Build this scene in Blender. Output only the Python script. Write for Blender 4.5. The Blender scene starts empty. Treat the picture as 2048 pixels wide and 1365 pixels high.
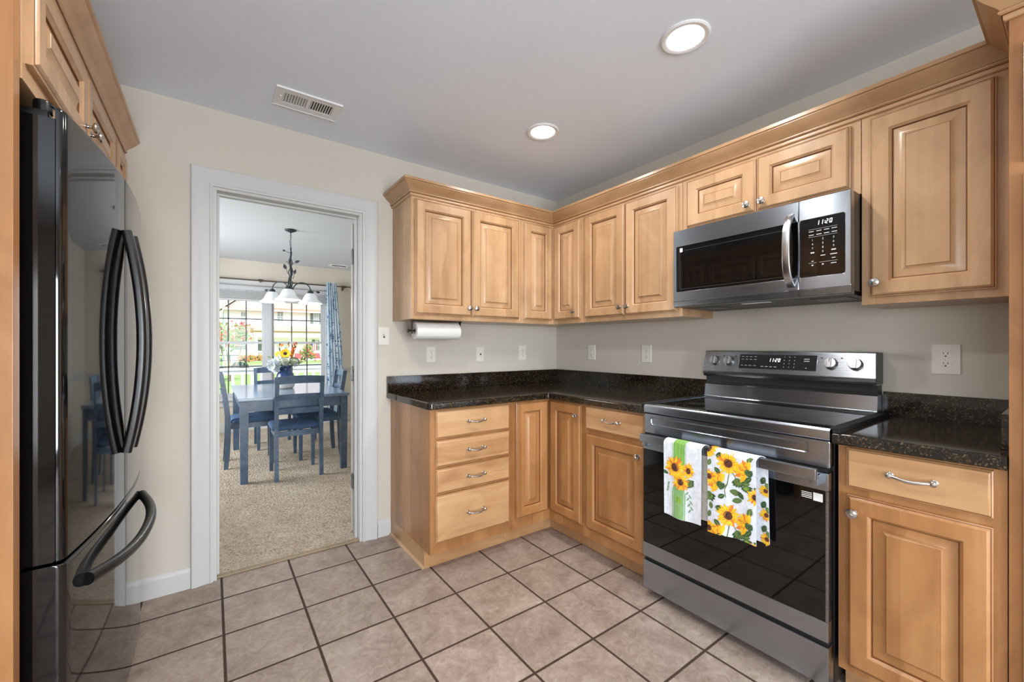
import bpy, bmesh, math, random
from mathutils import Vector, Matrix

# ------------------------------------------------------------------ camera, world, lights, exposure
SC = bpy.context.scene
COL = SC.collection
cam_data = bpy.data.cameras.new('camera')
cam_data.sensor_width = 36.0
cam_data.lens = 36.0 * 832.26 / 2048.0
cam_data.shift_y = 9.2 / 2048.0
cam_data.clip_start = 0.02
cam_data.clip_end = 300
cam = bpy.data.objects.new('camera', cam_data)
cam.location = (-2.3651, -2.6379, 1.2145)
cam.rotation_euler = (math.radians(90), 0, -0.6246)
COL.objects.link(cam)
SC.camera = cam

SC.view_settings.view_transform = 'Standard'
SC.view_settings.look = 'None'
SC.view_settings.gamma = 1.0
SC.view_settings.use_curve_mapping = False
SC.view_settings.exposure = 0.0
SC.cycles.use_denoising = True
SC.cycles.max_bounces = 10
SC.cycles.diffuse_bounces = 5
SC.cycles.glossy_bounces = 5
SC.cycles.transparent_max_bounces = 12
SC.cycles.sample_clamp_indirect = 6.0

SKY_STRENGTH = 0.36
SUN_STRENGTH = 6.0
DOWNLIGHT_W = 7.0
NOOK_FILL_W = 66.0
REAR_FILL_W = 195.0
DINING_FILL_W = 155.0
CHANDELIER_W = 6.0

world = bpy.data.worlds.new('daylight_sky')
SC.world = world
world.use_nodes = True
wn = world.node_tree.nodes
wl = world.node_tree.links
sky = wn.new('ShaderNodeTexSky')
sky.sky_type = 'NISHITA'
sky.sun_disc = False
sky.sun_elevation = math.radians(52)
sky.sun_rotation = math.radians(150)
sky.dust_density = 1.5
wn['Background'].inputs['Strength'].default_value = SKY_STRENGTH
wl.new(sky.outputs['Color'], wn['Background'].inputs['Color'])

def light(name, kind, loc, rot, energy, color=(1, 1, 1), size=None, size_y=None, shape=None, spread=None):
    l = bpy.data.lights.new(name, kind)
    l.energy = energy
    l.color = color
    if size is not None and kind == 'AREA':
        l.size = size
        if size_y is not None:
            l.shape = 'RECTANGLE'
            l.size_y = size_y
        if shape:
            l.shape = shape
        if spread:
            l.spread = spread
    if kind == 'POINT' and size is not None:
        l.shadow_soft_size = size
    if kind == 'SUN':
        l.angle = math.radians(0.6)
    o = bpy.data.objects.new(name, l)
    o.location = loc
    o.rotation_euler = rot
    COL.objects.link(o)
    return o

# sun from behind our own house, high, so only the street side is lit
light('sun', 'SUN', (5, -20, 30), (math.radians(38), math.radians(10), 0), SUN_STRENGTH, (1.0, 0.98, 0.95))
# added fill lamps set in made-up unseen windows: nook, rear wall, dining side
light('added_nook_fill', 'AREA', (-4.42, -3.9, 1.35), (0, math.radians(-90), 0), NOOK_FILL_W, (0.93, 0.97, 1.05), 1.3, 1.9)
light('added_rear_fill', 'AREA', (-2.1, -5.93, 1.02), (math.radians(90), 0, 0), REAR_FILL_W, (0.93, 0.97, 1.05), 1.8, 1.8)
light('added_dining_side_fill', 'AREA', (-4.12, 2.6, 1.45), (0, math.radians(-90), 0), DINING_FILL_W, (0.98, 0.985, 1.0), 1.3, 1.8)

# ------------------------------------------------------------------ node materials
MATS = {}

class NT:
    def __init__(self, name):
        self.m = bpy.data.materials.new(name)
        self.m.use_nodes = True
        self.t = self.m.node_tree
        self.b = self.t.nodes['Principled BSDF']
        self.out = self.t.nodes['Material Output']
        MATS[name] = self.m

    def n(self, kind, ins=None, **props):
        nd = self.t.nodes.new('ShaderNode' + kind)
        for k, v in props.items():
            setattr(nd, k, v)
        if ins:
            for k, v in ins.items():
                self.set(nd, k, v)
        return nd

    def set(self, nd, k, v):
        s = nd.inputs[k]
        if isinstance(v, bpy.types.NodeSocket):
            self.t.links.new(v, s)
        elif isinstance(v, bpy.types.Node):
            self.t.links.new(v.outputs[0], s)
        else:
            s.default_value = v

    def pos(self, scale=(1, 1, 1), obj=False):
        if obj:
            c = self.n('TexCoord').outputs['Object']
        else:
            c = self.n('NewGeometry').outputs['Position']
        mp = self.n('VectorMath', {0: c, 1: scale}, operation='MULTIPLY')
        return mp.outputs[0]

    def noise(self, vec, scale, detail=4, rough=0.55, dist=0.0):
        return self.n('TexNoise', {'Vector': vec, 'Scale': scale, 'Detail': detail, 'Roughness': rough, 'Distortion': dist}).outputs[0]

    def math(self, op, a, b=0.0, c=0.0):
        nd = self.n('Math', operation=op)
        self.set(nd, 0, a)
        self.set(nd, 1, b)
        self.set(nd, 2, c)
        return nd.outputs[0]

    def ramp(self, fac, stops, interp='LINEAR'):
        nd = self.n('ValToRGB')
        cr = nd.color_ramp
        cr.interpolation = interp
        while len(cr.elements) < len(stops):
            cr.elements.new(0.5)
        for e, (p, c) in zip(cr.elements, stops):
            e.position = p
            e.color = (*c, 1) if len(c) == 3 else c
        self.set(nd, 'Fac', fac)
        return nd.outputs[0]

    def mix(self, fac, a, b, blend='MIX'):
        nd = self.n('Mix', data_type='RGBA', blend_type=blend)
        self.set(nd, 0, fac)
        for i, v in ((6, a), (7, b)):
            if isinstance(v, tuple) and len(v) == 3:
                v = (*v, 1)
            self.set(nd, i, v)
        return nd.outputs[2]

    def bump(self, h, strength=0.2, dist=0.01):
        nd = self.n('Bump', {'Height': h, 'Strength': strength, 'Distance': dist})
        self.set(self.b, 'Normal', nd.outputs[0])
        return nd.outputs[0]

    def p(self, **kw):
        for k, v in kw.items():
            k = k.replace('_', ' ')
            if isinstance(v, tuple) and len(v) == 3:
                v = (*v, 1)
            self.set(self.b, k, v)
        return self

def srgb(r, g, b):
    f = lambda c: (c / 255 / 12.92) if c / 255 <= 0.04045 else ((c / 255 + 0.055) / 1.055) ** 2.4
    return (f(r), f(g), f(b))

def pm(name, c, rough=0.5, var=0.08, scale=8, metal=0.0, spec=0.5, bump=0.0, bscale=60, **kw):
    """plain procedural material: a colour with a little noise in it"""
    t = NT(name)
    v = t.pos(obj=True)
    nz = t.noise(v, scale, 4)
    lo = tuple(x * (1 - var) for x in c)
    hi = tuple(min(1, x * (1 + var)) for x in c)
    t.p(Base_Color=t.ramp(nz, [(0.3, lo), (0.7, hi)]), Roughness=rough, Metallic=metal)
    t.set(t.b, 'Specular IOR Level', spec)
    if bump:
        t.bump(t.noise(v, bscale, 3), bump, 0.002)
    t.p(**kw)
    return t.m

def emis(name, c, s):
    t = NT(name)
    t.p(Base_Color=c, Emission_Color=c, Emission_Strength=s, Roughness=0.4)
    return t.m

def wood(name, vertical, stops, board=0.085, rough=0.33):
    t = NT(name)
    sc = (16, 16, 0.9) if vertical else (0.9, 0.9, 16)
    v = t.pos(sc)
    warp = t.noise(t.pos((7, 7, 3) if vertical else (3, 3, 7)), 1.0, 4, 0.55, 1.2)
    g = t.noise(v, 1.0, 6, 0.6, 0.7)
    fine = t.noise(t.pos((150, 150, 5) if vertical else (5, 5, 150)), 1.0, 3)
    xyz = t.n('SeparateXYZ', {0: t.n('NewGeometry').outputs['Position']})
    if vertical:
        s = t.math('ADD', xyz.outputs[0], xyz.outputs[1])
    else:
        s = xyz.outputs[2]
    info = t.n('ObjectInfo').outputs['Random']
    cell = t.math('FLOOR', t.math('ADD', t.math('DIVIDE', s, board), t.math('MULTIPLY', info, 7.3)))
    wnz = t.n('TexWhiteNoise', {'W': t.math('ADD', cell, t.math('MULTIPLY', info, 53.0))}, noise_dimensions='1D').outputs[0]
    f = t.math('ADD', t.math('MULTIPLY', g, 0.33), t.math('MULTIPLY', warp, 0.58))
    f = t.math('ADD', f, t.math('MULTIPLY', t.math('SUBTRACT', wnz, 0.5), 0.20))
    f = t.math('ADD', f, t.math('MULTIPLY', fine, 0.05))
    col = t.ramp(f, stops)
    t.p(Base_Color=col, Roughness=rough)
    t.set(t.b, 'Coat Weight', 0.25)
    t.set(t.b, 'Coat Roughness', 0.22)
    t.bump(fine, 0.04, 0.001)
    return t.m

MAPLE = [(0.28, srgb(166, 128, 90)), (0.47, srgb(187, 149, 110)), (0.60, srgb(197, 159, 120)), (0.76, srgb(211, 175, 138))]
HONEY_SHADED = [(0.28, srgb(144, 96, 54)), (0.47, srgb(165, 115, 69)), (0.60, srgb(177, 127, 79)), (0.76, srgb(193, 144, 96))]  # base cabinet wood darkened in colour for the shadow over the right base
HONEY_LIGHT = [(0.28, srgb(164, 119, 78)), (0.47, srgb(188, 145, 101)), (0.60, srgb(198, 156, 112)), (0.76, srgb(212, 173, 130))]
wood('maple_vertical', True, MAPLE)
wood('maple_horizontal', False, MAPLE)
wood('honey_vertical', True, HONEY_SHADED)
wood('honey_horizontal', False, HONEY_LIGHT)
pm('wood_glaze', srgb(120, 74, 38), 0.45, 0.15, 30)
pm('brass_strip', srgb(150, 132, 104), 0.5, 0.1, 30)

# wall paints
def paint(name, c, rough=0.75):
    t = NT(name)
    v = t.pos()
    nz = t.noise(v, 1.3, 4)
    t.p(Base_Color=t.ramp(nz, [(0.3, tuple(x * 0.97 for x in c)), (0.7, tuple(x * 1.02 for x in c))]), Roughness=rough)
    t.set(t.b, 'Specular IOR Level', 0.3)
    t.bump(t.noise(v, 220, 3), 0.08, 0.001)
    return t.m
paint('wall_paint', srgb(206, 199, 187))
paint('dining_paint', srgb(210, 202, 190))
paint('ceiling_paint', srgb(231, 239, 249), 0.7)
paint('dining_ceiling_dimmed', srgb(204, 207, 212), 0.7)  # ceiling colour darkened to hold back the light from the side fill lamp
paint('trim_paint', srgb(202, 202, 200), 0.35)
pm('plate_plastic', srgb(228, 224, 214), 0.35, 0.02)
pm('slot_dark', srgb(52, 46, 40), 0.6, 0.1)
pm('white_enamel', srgb(228, 228, 228), 0.35, 0.02)

# floor tile
def tile_floor():
    t = NT('floor_tile')
    P = t.n('NewGeometry').outputs['Position']
    xyz = t.n('SeparateXYZ', {0: P})
    px, py = 0.310, 0.307
    gx = t.math('DIVIDE', t.math('ADD', xyz.outputs[0], 0.775 + 31.0), px)
    gy = t.math('DIVIDE', t.math('ADD', xyz.outputs[1], 1.437 + 30.7), py)
    def edge(g, p):
        f = t.math('FRACT', g)
        d = t.math('MINIMUM', f, t.math('SUBTRACT', 1.0, f))
        return t.math('MULTIPLY', d, p)
    d = t.math('MINIMUM', edge(gx, px), edge(gy, py))
    wob = t.math('MULTIPLY', t.math('SUBTRACT', t.noise(P, 40, 2), 0.5), 0.0018)
    d = t.math('ADD', d, wob)
    m = t.n('MapRange', {'Value': d, 'From Min': 0.0044, 'From Max': 0.0058}).outputs[0]
    cell = t.n('CombineXYZ', {0: t.math('FLOOR', gx), 1: t.math('FLOOR', gy)})
    rnd = t.n('TexWhiteNoise', {'Vector': cell.outputs[0]}, noise_dimensions='2D')
    off = t.n('VectorMath', {0: P, 1: rnd.outputs[1]}, operation='ADD').outputs[0]
    a = t.noise(off, 5.5, 6, 0.62, 0.5)
    b = t.noise(off, 26, 6, 0.65, 1.4)
    c = t.noise(off, 85, 4, 0.7, 2.0)
    f = t.math('ADD', t.math('MULTIPLY', a, 0.5), t.math('MULTIPLY', b, 0.5))
    col = t.ramp(f, [(0.32, srgb(122, 107, 97)), (0.48, srgb(153, 137, 126)), (0.6, srgb(172, 157, 146)), (0.74, srgb(194, 180, 169))])
    spots = t.ramp(c, [(0.30, (0.55, 0.5, 0.46)), (0.40, (1, 1, 1))])
    col = t.mix(0.75, col, spots, 'MULTIPLY')
    tint = t.ramp(rnd.outputs[0], [(0.0, (0.92, 0.91, 0.9)), (1.0, (1.04, 1.03, 1.02))])
    col = t.mix(1.0, col, tint, 'MULTIPLY')
    col = t.mix(m, srgb(62, 46, 35), col)
    t.p(Base_Color=col)
    t.p(Roughness=t.math('ADD', t.math('MULTIPLY', b, 0.22), t.math('SUBTRACT', 0.72, t.math('MULTIPLY', m, 0.38))))
    t.bump(t.math('ADD', t.math('MULTIPLY', m, 1.0), t.math('MULTIPLY', b, 0.10)), 0.35, 0.004)
tile_floor()

def carpet_mat():
    t = NT('beige_carpet')
    P = t.pos()
    a = t.noise(P, 3.5, 4, 0.6)
    b = t.noise(P, 48, 3, 0.6, 2.2)
    v = t.n('TexVoronoi', {'Vector': P, 'Scale': 60.0}).outputs['Distance']
    f = t.math('ADD', t.math('MULTIPLY', a, 0.22), t.math('MULTIPLY', b, 0.78))
    col = t.ramp(f, [(0.34, srgb(140, 120, 98)), (0.46, srgb(208, 189, 167)), (0.62, srgb(238, 225, 208))])
    t.p(Base_Color=col, Roughness=0.95)
    t.set(t.b, 'Specular IOR Level', 0.1)
    t.bump(t.math('ADD', b, t.math('MULTIPLY', v, -0.8)), 1.0, 0.02)
carpet_mat()

def granite_mat():
    t = NT('black_granite')
    P = t.pos()
    v = t.n('TexVoronoi', {'Vector': P, 'Scale': 240.0, 'Randomness': 1.0})
    n1 = t.noise(P, 105, 6, 0.7, 1.0)
    n2 = t.noise(P, 240, 4, 0.7, 0.5)
    base = t.ramp(n1, [(0.42, srgb(20, 18, 16)), (0.56, srgb(40, 33, 26)), (0.66, srgb(92, 72, 42)), (0.74, srgb(128, 106, 66))])
    sep = t.n('SeparateColor', {0: v.outputs['Color']})
    fl = t.ramp(sep.outputs[0], [(0.90, (0, 0, 0)), (0.93, srgb(136, 116, 82))])
    base = t.mix(t.math('MULTIPLY', n2, 0.7), base, fl, 'LIGHTEN')
    dk = t.ramp(n2, [(0.35, (0.25, 0.22, 0.2)), (0.55, (1, 1, 1))])
    base = t.mix(0.8, base, dk, 'MULTIPLY')
    t.p(Base_Color=base, Roughness=0.09)
granite_mat()

def steel_mat(name, c, rough, along='y'):
    t = NT(name)
    sc = {'y': (300, 3, 300), 'z': (300, 300, 3)}[along]
    n = t.noise(t.pos(sc), 1.0, 3)
    t.p(Metallic=1.0, Base_Color=t.ramp(n, [(0.3, tuple(x * 0.97 for x in c)), (0.7, tuple(min(1, x * 1.03) for x in c))]))
    t.p(Roughness=t.math('ADD', t.math('MULTIPLY', n, 0.08), rough - 0.04))
    t.set(t.b, 'Anisotropic', 0.75)
    t.set(t.b, 'Anisotropic Rotation', 0.25)
    t.bump(n, 0.012, 0.0003)
steel_mat('brushed_steel', srgb(166, 174, 184), 0.24)
steel_mat('dark_steel', srgb(150, 154, 160), 0.28)
steel_mat('steel_handle', srgb(196, 196, 197), 0.22, 'z')
pm('satin_nickel', srgb(190, 186, 180), 0.25, 0.05, 40, metal=1.0)
pm('black_gloss', srgb(11, 11, 12), 0.05, 0.1, 4, spec=0.75)
pm('black_plastic', srgb(15, 15, 16), 0.28, 0.1)
pm('black_satin', srgb(20, 20, 21), 0.42, 0.1)
pm('oven_glass', srgb(7, 7, 8), 0.03, 0.1, 4, spec=0.6)
pm('cooktop_glass', srgb(9, 9, 10), 0.04, 0.1, 4, spec=0.7)
pm('burner_mark', srgb(62, 62, 64), 0.2, 0.05)
pm('cavity_dark', srgb(14, 14, 15), 0.6, 0.1)
pm('rack_wire', srgb(170, 170, 170), 0.3, 0.05, metal=1.0)
pm('panel_mark', srgb(205, 205, 205), 0.5, 0.02)
pm('sticker_white', srgb(225, 225, 222), 0.5, 0.02)
pm('logo_dark', srgb(38, 38, 42), 0.4, 0.05)
emis('display_glow', (0.95, 0.98, 1.0), 1.3)
emis('lamp_lens', (1.0, 0.97, 0.92), 10.0)
pm('paper_towel', srgb(236, 235, 231), 0.95, 0.02, 40, bump=0.3, bscale=120)
pm('dark_bronze', srgb(50, 42, 36), 0.4, 0.15, metal=0.6)
pm('weathered_iron', srgb(58, 66, 72), 0.5, 0.25, 40, metal=0.4)
pm('rod_bronze', srgb(98, 84, 70), 0.4, 0.15, 30, metal=0.6)
pm('rubber_black', srgb(18, 18, 18), 0.7, 0.1)

# dining room
def blue_wood(name, stops, coat):
    t = NT(name)
    v = t.pos((18, 18, 18))
    a = t.noise(t.pos((6, 6, 6)), 1.0, 5, 0.65, 0.8)
    col = t.ramp(a, stops)
    t.p(Base_Color=col, Roughness=0.27)
    t.set(t.b, 'Coat Weight', coat)
    t.set(t.b, 'Coat Roughness', 0.14)
    t.bump(t.noise(v, 6, 3), 0.05, 0.001)
blue_wood('blue_painted_wood', [(0.3, srgb(64, 84, 108)), (0.5, srgb(80, 101, 126)), (0.72, srgb(104, 122, 144))], 0.0)
blue_wood('blue_tabletop', [(0.3, srgb(92, 114, 140)), (0.5, srgb(110, 132, 157)), (0.72, srgb(142, 160, 180))], 0.7)  # paler worn top, with the whitish window reflection mixed into the colour
pm('blue_seat_fabric', srgb(66, 92, 126), 0.9, 0.15, 60, bump=0.3, bscale=300)
def shade_glass():
    t = NT('alabaster_shade')
    n = t.noise(t.pos((9, 9, 9)), 1.0, 4, 0.6, 1.2)
    t.p(Base_Color=t.ramp(n, [(0.35, (0.82, 0.86, 0.92)), (0.65, (0.98, 0.98, 1.0))]), Roughness=0.3)
    t.p(Emission_Color=t.ramp(n, [(0.35, (0.72, 0.80, 0.92)), (0.65, (1.0, 1.0, 1.0))]), Emission_Strength=0.18)
shade_glass()
def curtain_mat():
    t = NT('curtain_print')
    P = t.n('TexCoord').outputs['UV']
    a = t.noise(P, 3.2, 3, 0.6, 0.6)
    v = t.n('TexVoronoi', {'Vector': P, 'Scale': 30.0})
    band = t.noise(P, 5.0, 2)
    leaf = t.math('MULTIPLY', t.math('LESS_THAN', v.outputs['Distance'], 0.40), t.math('GREATER_THAN', band, 0.52))
    stem = t.math('MULTIPLY', t.math('LESS_THAN', t.math('ABSOLUTE', t.math('SUBTRACT', t.noise(P, 7.0, 2, 0.5, 0.5), 0.5)), 0.006), t.math('GREATER_THAN', band, 0.5))
    base = t.ramp(a, [(0.35, srgb(196, 220, 234)), (0.6, srgb(232, 240, 246))])
    ink = t.ramp(t.n('SeparateColor', {0: v.outputs['Color']}).outputs[0], [(0.2, srgb(58, 84, 142)), (0.8, srgb(128, 162, 210))])
    f = t.math('MAXIMUM', leaf, stem)
    col = t.mix(f, base, ink)
    t.p(Base_Color=col, Roughness=0.9)
    tr = t.n('BsdfTranslucent', {'Color': col})
    mx = t.n('MixShader', {0: 0.45, 1: t.b.outputs[0], 2: tr.outputs[0]})
    t.t.links.new(mx.outputs[0], t.out.inputs[0])
curtain_mat()
def pane_mat():
    t = NT('window_pane')
    fr = t.n('Fresnel', {'IOR': 1.25}).outputs[0]
    gl = t.n('BsdfGlossy', {'Roughness': 0.02})
    tr = t.n('BsdfTransparent', {'Color': (0.97, 0.985, 0.98, 1)})
    mx = t.n('MixShader', {0: fr, 1: tr.outputs[0], 2: gl.outputs[0]})
    t.t.links.new(mx.outputs[0], t.out.inputs[0])
pane_mat()
pm('vinyl_white', srgb(190, 191, 196), 0.4, 0.02)
pm('muntin_backlit', srgb(90, 96, 92), 0.5, 0.05)  # dark tone is the backlight on the muntins, put into their colour
pm('blind_fabric', srgb(186, 187, 190), 0.6, 0.02)
pm('vase_blue', srgb(46, 70, 112), 0.2, 0.25, 30)
pm('vase_white', srgb(206, 206, 200), 0.25, 0.1, 30)
for nm, c in {'petal_white': (196, 202, 206), 'petal_cream': (168, 174, 146), 'petal_yellow': (246, 200, 40), 'petal_orange': (226, 128, 40),
              'flower_brown': (96, 52, 28), 'flower_dark': (46, 34, 36), 'leaf_green': (92, 116, 62), 'leaf_dark': (54, 84, 46),
              'leaf_olive': (132, 130, 66), 'rust_petal': (176, 82, 42), 'gold_petal': (238, 178, 24), 'bud_green': (128, 168, 60),
              'jar_green': (132, 178, 120), 'band_green': (120, 172, 78), 'towel_white': (222, 226, 234), 'towel_back': (222, 216, 206),
              'sage_line': (110, 150, 104), 'vein_green': (150, 190, 100)}.items():
    pm(nm, srgb(*c), 0.8, 0.12, 60)
# outside
pm('siding_white', srgb(238, 238, 236), 0.7, 0.02)
pm('roof_brown', srgb(196, 158, 140), 0.9, 0.12, 6)
pm('house_trim', srgb(244, 244, 240), 0.6, 0.02)
pm('shutter_grey', srgb(110, 120, 116), 0.6, 0.05)
pm('window_dark', srgb(150, 158, 160), 0.15, 0.1)
pm('soffit_bounce_lit', srgb(226, 222, 180), 0.7, 0.03)  # cream tint stands in for lawn light bounced onto the soffit
pm('porch_white', srgb(232, 232, 228), 0.5, 0.03)
pm('lawn_green', srgb(150, 180, 100), 0.95, 0.3, 3, bump=0.6, bscale=60)
pm('asphalt', srgb(170, 168, 164), 0.9, 0.1, 4)
pm('pink_bloom', srgb(226, 96, 92), 0.8, 0.2, 4)
pm('tree_green', srgb(126, 158, 84), 0.8, 0.3, 2)
pm('hedge_green', srgb(150, 170, 90), 0.8, 0.3, 3)
pm('bark', srgb(140, 120, 100), 0.9, 0.2)
pm('car_paint', srgb(44, 62, 56), 0.2, 0.05)
pm('red_paint', srgb(208, 52, 48), 0.5, 0.05)
pm('orange_bloom', srgb(226, 150, 96), 0.8, 0.15, 4)
pm('flag_red', srgb(190, 50, 56), 0.8, 0.05)
pm('flag_white', srgb(240, 240, 240), 0.8, 0.02)
pm('flag_blue', srgb(50, 60, 110), 0.8, 0.05)
M = MATS

# ------------------------------------------------------------------ mesh helpers
def V(*a):
    return Vector(a)

class MB:
    def __init__(self):
        self.v = []
        self.f = []
        self.mi = []
        self.uv = None

    def add(self, verts, faces, mi=0):
        o = len(self.v)
        self.v += [tuple(p) for p in verts]
        for f in faces:
            self.f.append(tuple(i + o for i in f))
            self.mi.append(mi)
        return self

    def box(self, x0, x1, y0, y1, z0, z1, mi=0, r=0.0, seg=2):
        x0, x1 = min(x0, x1), max(x0, x1)
        y0, y1 = min(y0, y1), max(y0, y1)
        z0, z1 = min(z0, z1), max(z0, z1)
        if r <= 0:
            vs = [(x0, y0, z0), (x1, y0, z0), (x1, y1, z0), (x0, y1, z0), (x0, y0, z1), (x1, y0, z1), (x1, y1, z1), (x0, y1, z1)]
            fs = [(0, 3, 2, 1), (4, 5, 6, 7), (0, 1, 5, 4), (1, 2, 6, 5), (2, 3, 7, 6), (3, 0, 4, 7)]
            return self.add(vs, fs, mi)
        bm = bmesh.new()
        bmesh.ops.create_cube(bm, size=1)
        for v in bm.verts:
            v.co = Vector(((x0 + x1) / 2 + v.co.x * (x1 - x0), (y0 + y1) / 2 + v.co.y * (y1 - y0), (z0 + z1) / 2 + v.co.z * (z1 - z0)))
        bmesh.ops.bevel(bm, geom=list(bm.edges), offset=min(r, 0.45 * min(x1 - x0, y1 - y0, z1 - z0)), segments=seg, affect='EDGES', profile=0.5)
        self.frombm(bm, mi)
        return self

    def frombm(self, bm, mi=0, mat=None):
        bm.verts.index_update()
        vs = [(mat @ v.co if mat else v.co.copy()) for v in bm.verts]
        self.add(vs, [[v.index for v in f.verts] for f in bm.faces], mi)
        bm.free()

    def loft(self, rings, mi=0, closed=True, cap0=False, cap1=False, mis=None, mjs=None):
        n = len(rings[0])
        o = len(self.v)
        for r in rings:
            self.v += [tuple(p) for p in r]
        for i in range(len(rings) - 1):
            m = mis[i] if mis else mi
            for j in range(n if closed else n - 1):
                k = (j + 1) % n
                self.f.append((o + i * n + j, o + i * n + k, o + (i + 1) * n + k, o + (i + 1) * n + j))
                self.mi.append(mjs.get(j, m) if mjs else m)
        if cap0:
            self.f.append(tuple(o + j for j in range(n))[::-1])
            self.mi.append(mis[0] if mis else mi)
        if cap1:
            self.f.append(tuple(o + (len(rings) - 1) * n + j for j in range(n)))
            self.mi.append(mis[-1] if mis else mi)
        return self

    def lathe(self, prof, c=(0, 0, 0), axis=(0, 0, 1), n=24, mi=0, cap0=True, cap1=True, mis=None):
        ax = Vector(axis).normalized()
        u = ax.orthogonal().normalized()
        w = ax.cross(u)
        c = Vector(c)
        rings = []
        for r, z in prof:
            r = max(r, 1e-5)
            rings.append([c + ax * z + (u * math.cos(2 * math.pi * k / n) + w * math.sin(2 * math.pi * k / n)) * r for k in range(n)])
        return self.loft(rings, mi, True, cap0, cap1, mis)

    def cyl(self, a, b, r, n=16, mi=0, r2=None):
        a, b = Vector(a), Vector(b)
        return self.lathe([(r, 0), (r if r2 is None else r2, (b - a).length)], a, b - a, n, mi)

    def tube(self, pts, r, n=10, mi=0, closed=False, flat=None):
        pts = [Vector(p) for p in pts]
        rs = r if isinstance(r, (list, tuple)) else [r] * len(pts)
        rings = []
        N = len(pts)
        up = None
        for i, p in enumerate(pts):
            if closed:
                d = pts[(i + 1) % N] - pts[i - 1]
            else:
                d = pts[min(i + 1, N - 1)] - pts[max(i - 1, 0)]
            d.normalize()
            if up is None:
                up = d.orthogonal().normalized() if flat is None else Vector(flat)
            up = (up - d * up.dot(d)).normalized()
            w = d.cross(up)
            rings.append([p + (up * math.cos(2 * math.pi * k / n) + w * math.sin(2 * math.pi * k / n)) * rs[i] for k in range(n)])
        if closed:
            rings.append(rings[0])
        return self.loft(rings, mi, True, not closed, not closed)

    def sweep(self, prof, pts, ups, mi=0):
        """prof: closed list of (a,b) ; frame given by lists of (point, A-vector, B-vector)"""
        rings = []
        for p, (A, B) in zip(pts, ups):
            rings.append([Vector(p) + Vector(A) * a + Vector(B) * b for a, b in prof])
        return self.loft(rings, mi, True, True, True)

    def prism(self, poly, fn, h0, h1, mi=0):
        """poly: list of 2D points; fn(a,b,h)->3D"""
        r0 = [fn(a, b, h0) for a, b in poly]
        r1 = [fn(a, b, h1) for a, b in poly]
        return self.loft([r0, r1], mi, True, True, True)

    def sphere(self, c, r, mi=0, n=12, sc=(1, 1, 1), sub=None):
        prof = []
        k = max(5, n // 2)
        rings = []
        for i in range(k + 1):
            a = -math.pi / 2 + math.pi * i / k
            rr = max(math.cos(a), 1e-4) * r
            rings.append([(c[0] + sc[0] * rr * math.cos(2 * math.pi * j / n), c[1] + sc[1] * rr * math.sin(2 * math.pi * j / n), c[2] + sc[2] * r * math.sin(a)) for j in range(n)])
        return self.loft(rings, mi, True, True, True)

    def build(self, name, mats, parent=None, org=None, sharp=32, subsurf=0):
        """mats: name or list; coordinates are in the frame of the thing's world placement"""
        me = bpy.data.meshes.new(name)
        if org is None:
            org = ORG.get(parent.name, (0, 0, 0)) if parent else (0, 0, 0)
        ox, oy, oz = org
        me.from_pydata([(x - ox, y - oy, z - oz) for x, y, z in self.v], [], self.f)
        if isinstance(mats, str):
            mats = [mats]
        for m in mats:
            me.materials.append(MATS[m])
        me.polygons.foreach_set('material_index', self.mi)
        if self.uv:
            ul = me.uv_layers.new(name='UVMap')
            for lp in me.loops:
                ul.data[lp.index].uv = self.uv[lp.vertex_index]
        bm = bmesh.new()
        bm.from_mesh(me)
        bmesh.ops.recalc_face_normals(bm, faces=bm.faces)
        bm.to_mesh(me)
        bm.free()
        me.polygons.foreach_set('use_smooth', [True] * len(me.polygons))
        me.set_sharp_from_angle(angle=math.radians(sharp))
        me.update()
        o = bpy.data.objects.new(name, me)
        COL.objects.link(o)
        if len(me.polygons) > 6:
            wnm = o.modifiers.new('weighted_normals', 'WEIGHTED_NORMAL')
            wnm.keep_sharp = True
        if parent:
            o.parent = parent
            ORG[o.name] = org
        else:
            o.location = org
            ORG[o.name] = org
        if subsurf:
            md = o.modifiers.new('smooth', 'SUBSURF')
            md.levels = md.render_levels = subsurf
        return o

ORG = {}

def tag(o, label=None, cat=None, group=None, kind=None):
    if label:
        o['label'] = label
    if cat:
        o['category'] = cat
    if group:
        o['group'] = group
    if kind:
        o['kind'] = kind
    return o

def thing(name, label, cat, loc=(0, 0, 0), group=None):
    o = bpy.data.objects.new(name, None)
    o.empty_display_size = 0.1
    COL.objects.link(o)
    o.location = loc
    ORG[o.name] = tuple(loc)
    return tag(o, label, cat, group)

def struct(name, mb, mats, org=(0, 0, 0), label=None, **kw):
    return tag(mb.build(name, mats, org=org, **kw), label, kind='structure')

def dup(root, loc=None, rotz=None, label=None, group=None):
    r = root.copy()
    COL.objects.link(r)
    if loc is not None:
        r.location = loc
    if rotz is not None:
        r.rotation_euler = (0, 0, rotz)
    if label:
        r['label'] = label
    if group:
        r['group'] = group
    for ch in list(root.children):
        c = ch.copy()
        COL.objects.link(c)
        c.parent = r
        for g in list(ch.children):
            d = g.copy()
            COL.objects.link(d)
            d.parent = c
    return r

# frames: u along the wall, v up, n out of the wall
def frame_back(y):
    return lambda u, v, n: (u, y - n, v)
def frame_right(x):
    return lambda u, v, n: (x - n, u, v)
def frame_left(x):
    return lambda u, v, n: (x + n, u, v)

def ringrect(F, u0, u1, v0, v1, i, n):
    a, b = min(u0, u1) + i, max(u0, u1) - i
    return [F(a, v0 + i, n), F(b, v0 + i, n), F(b, v1 - i, n), F(a, v1 - i, n)]

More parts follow.
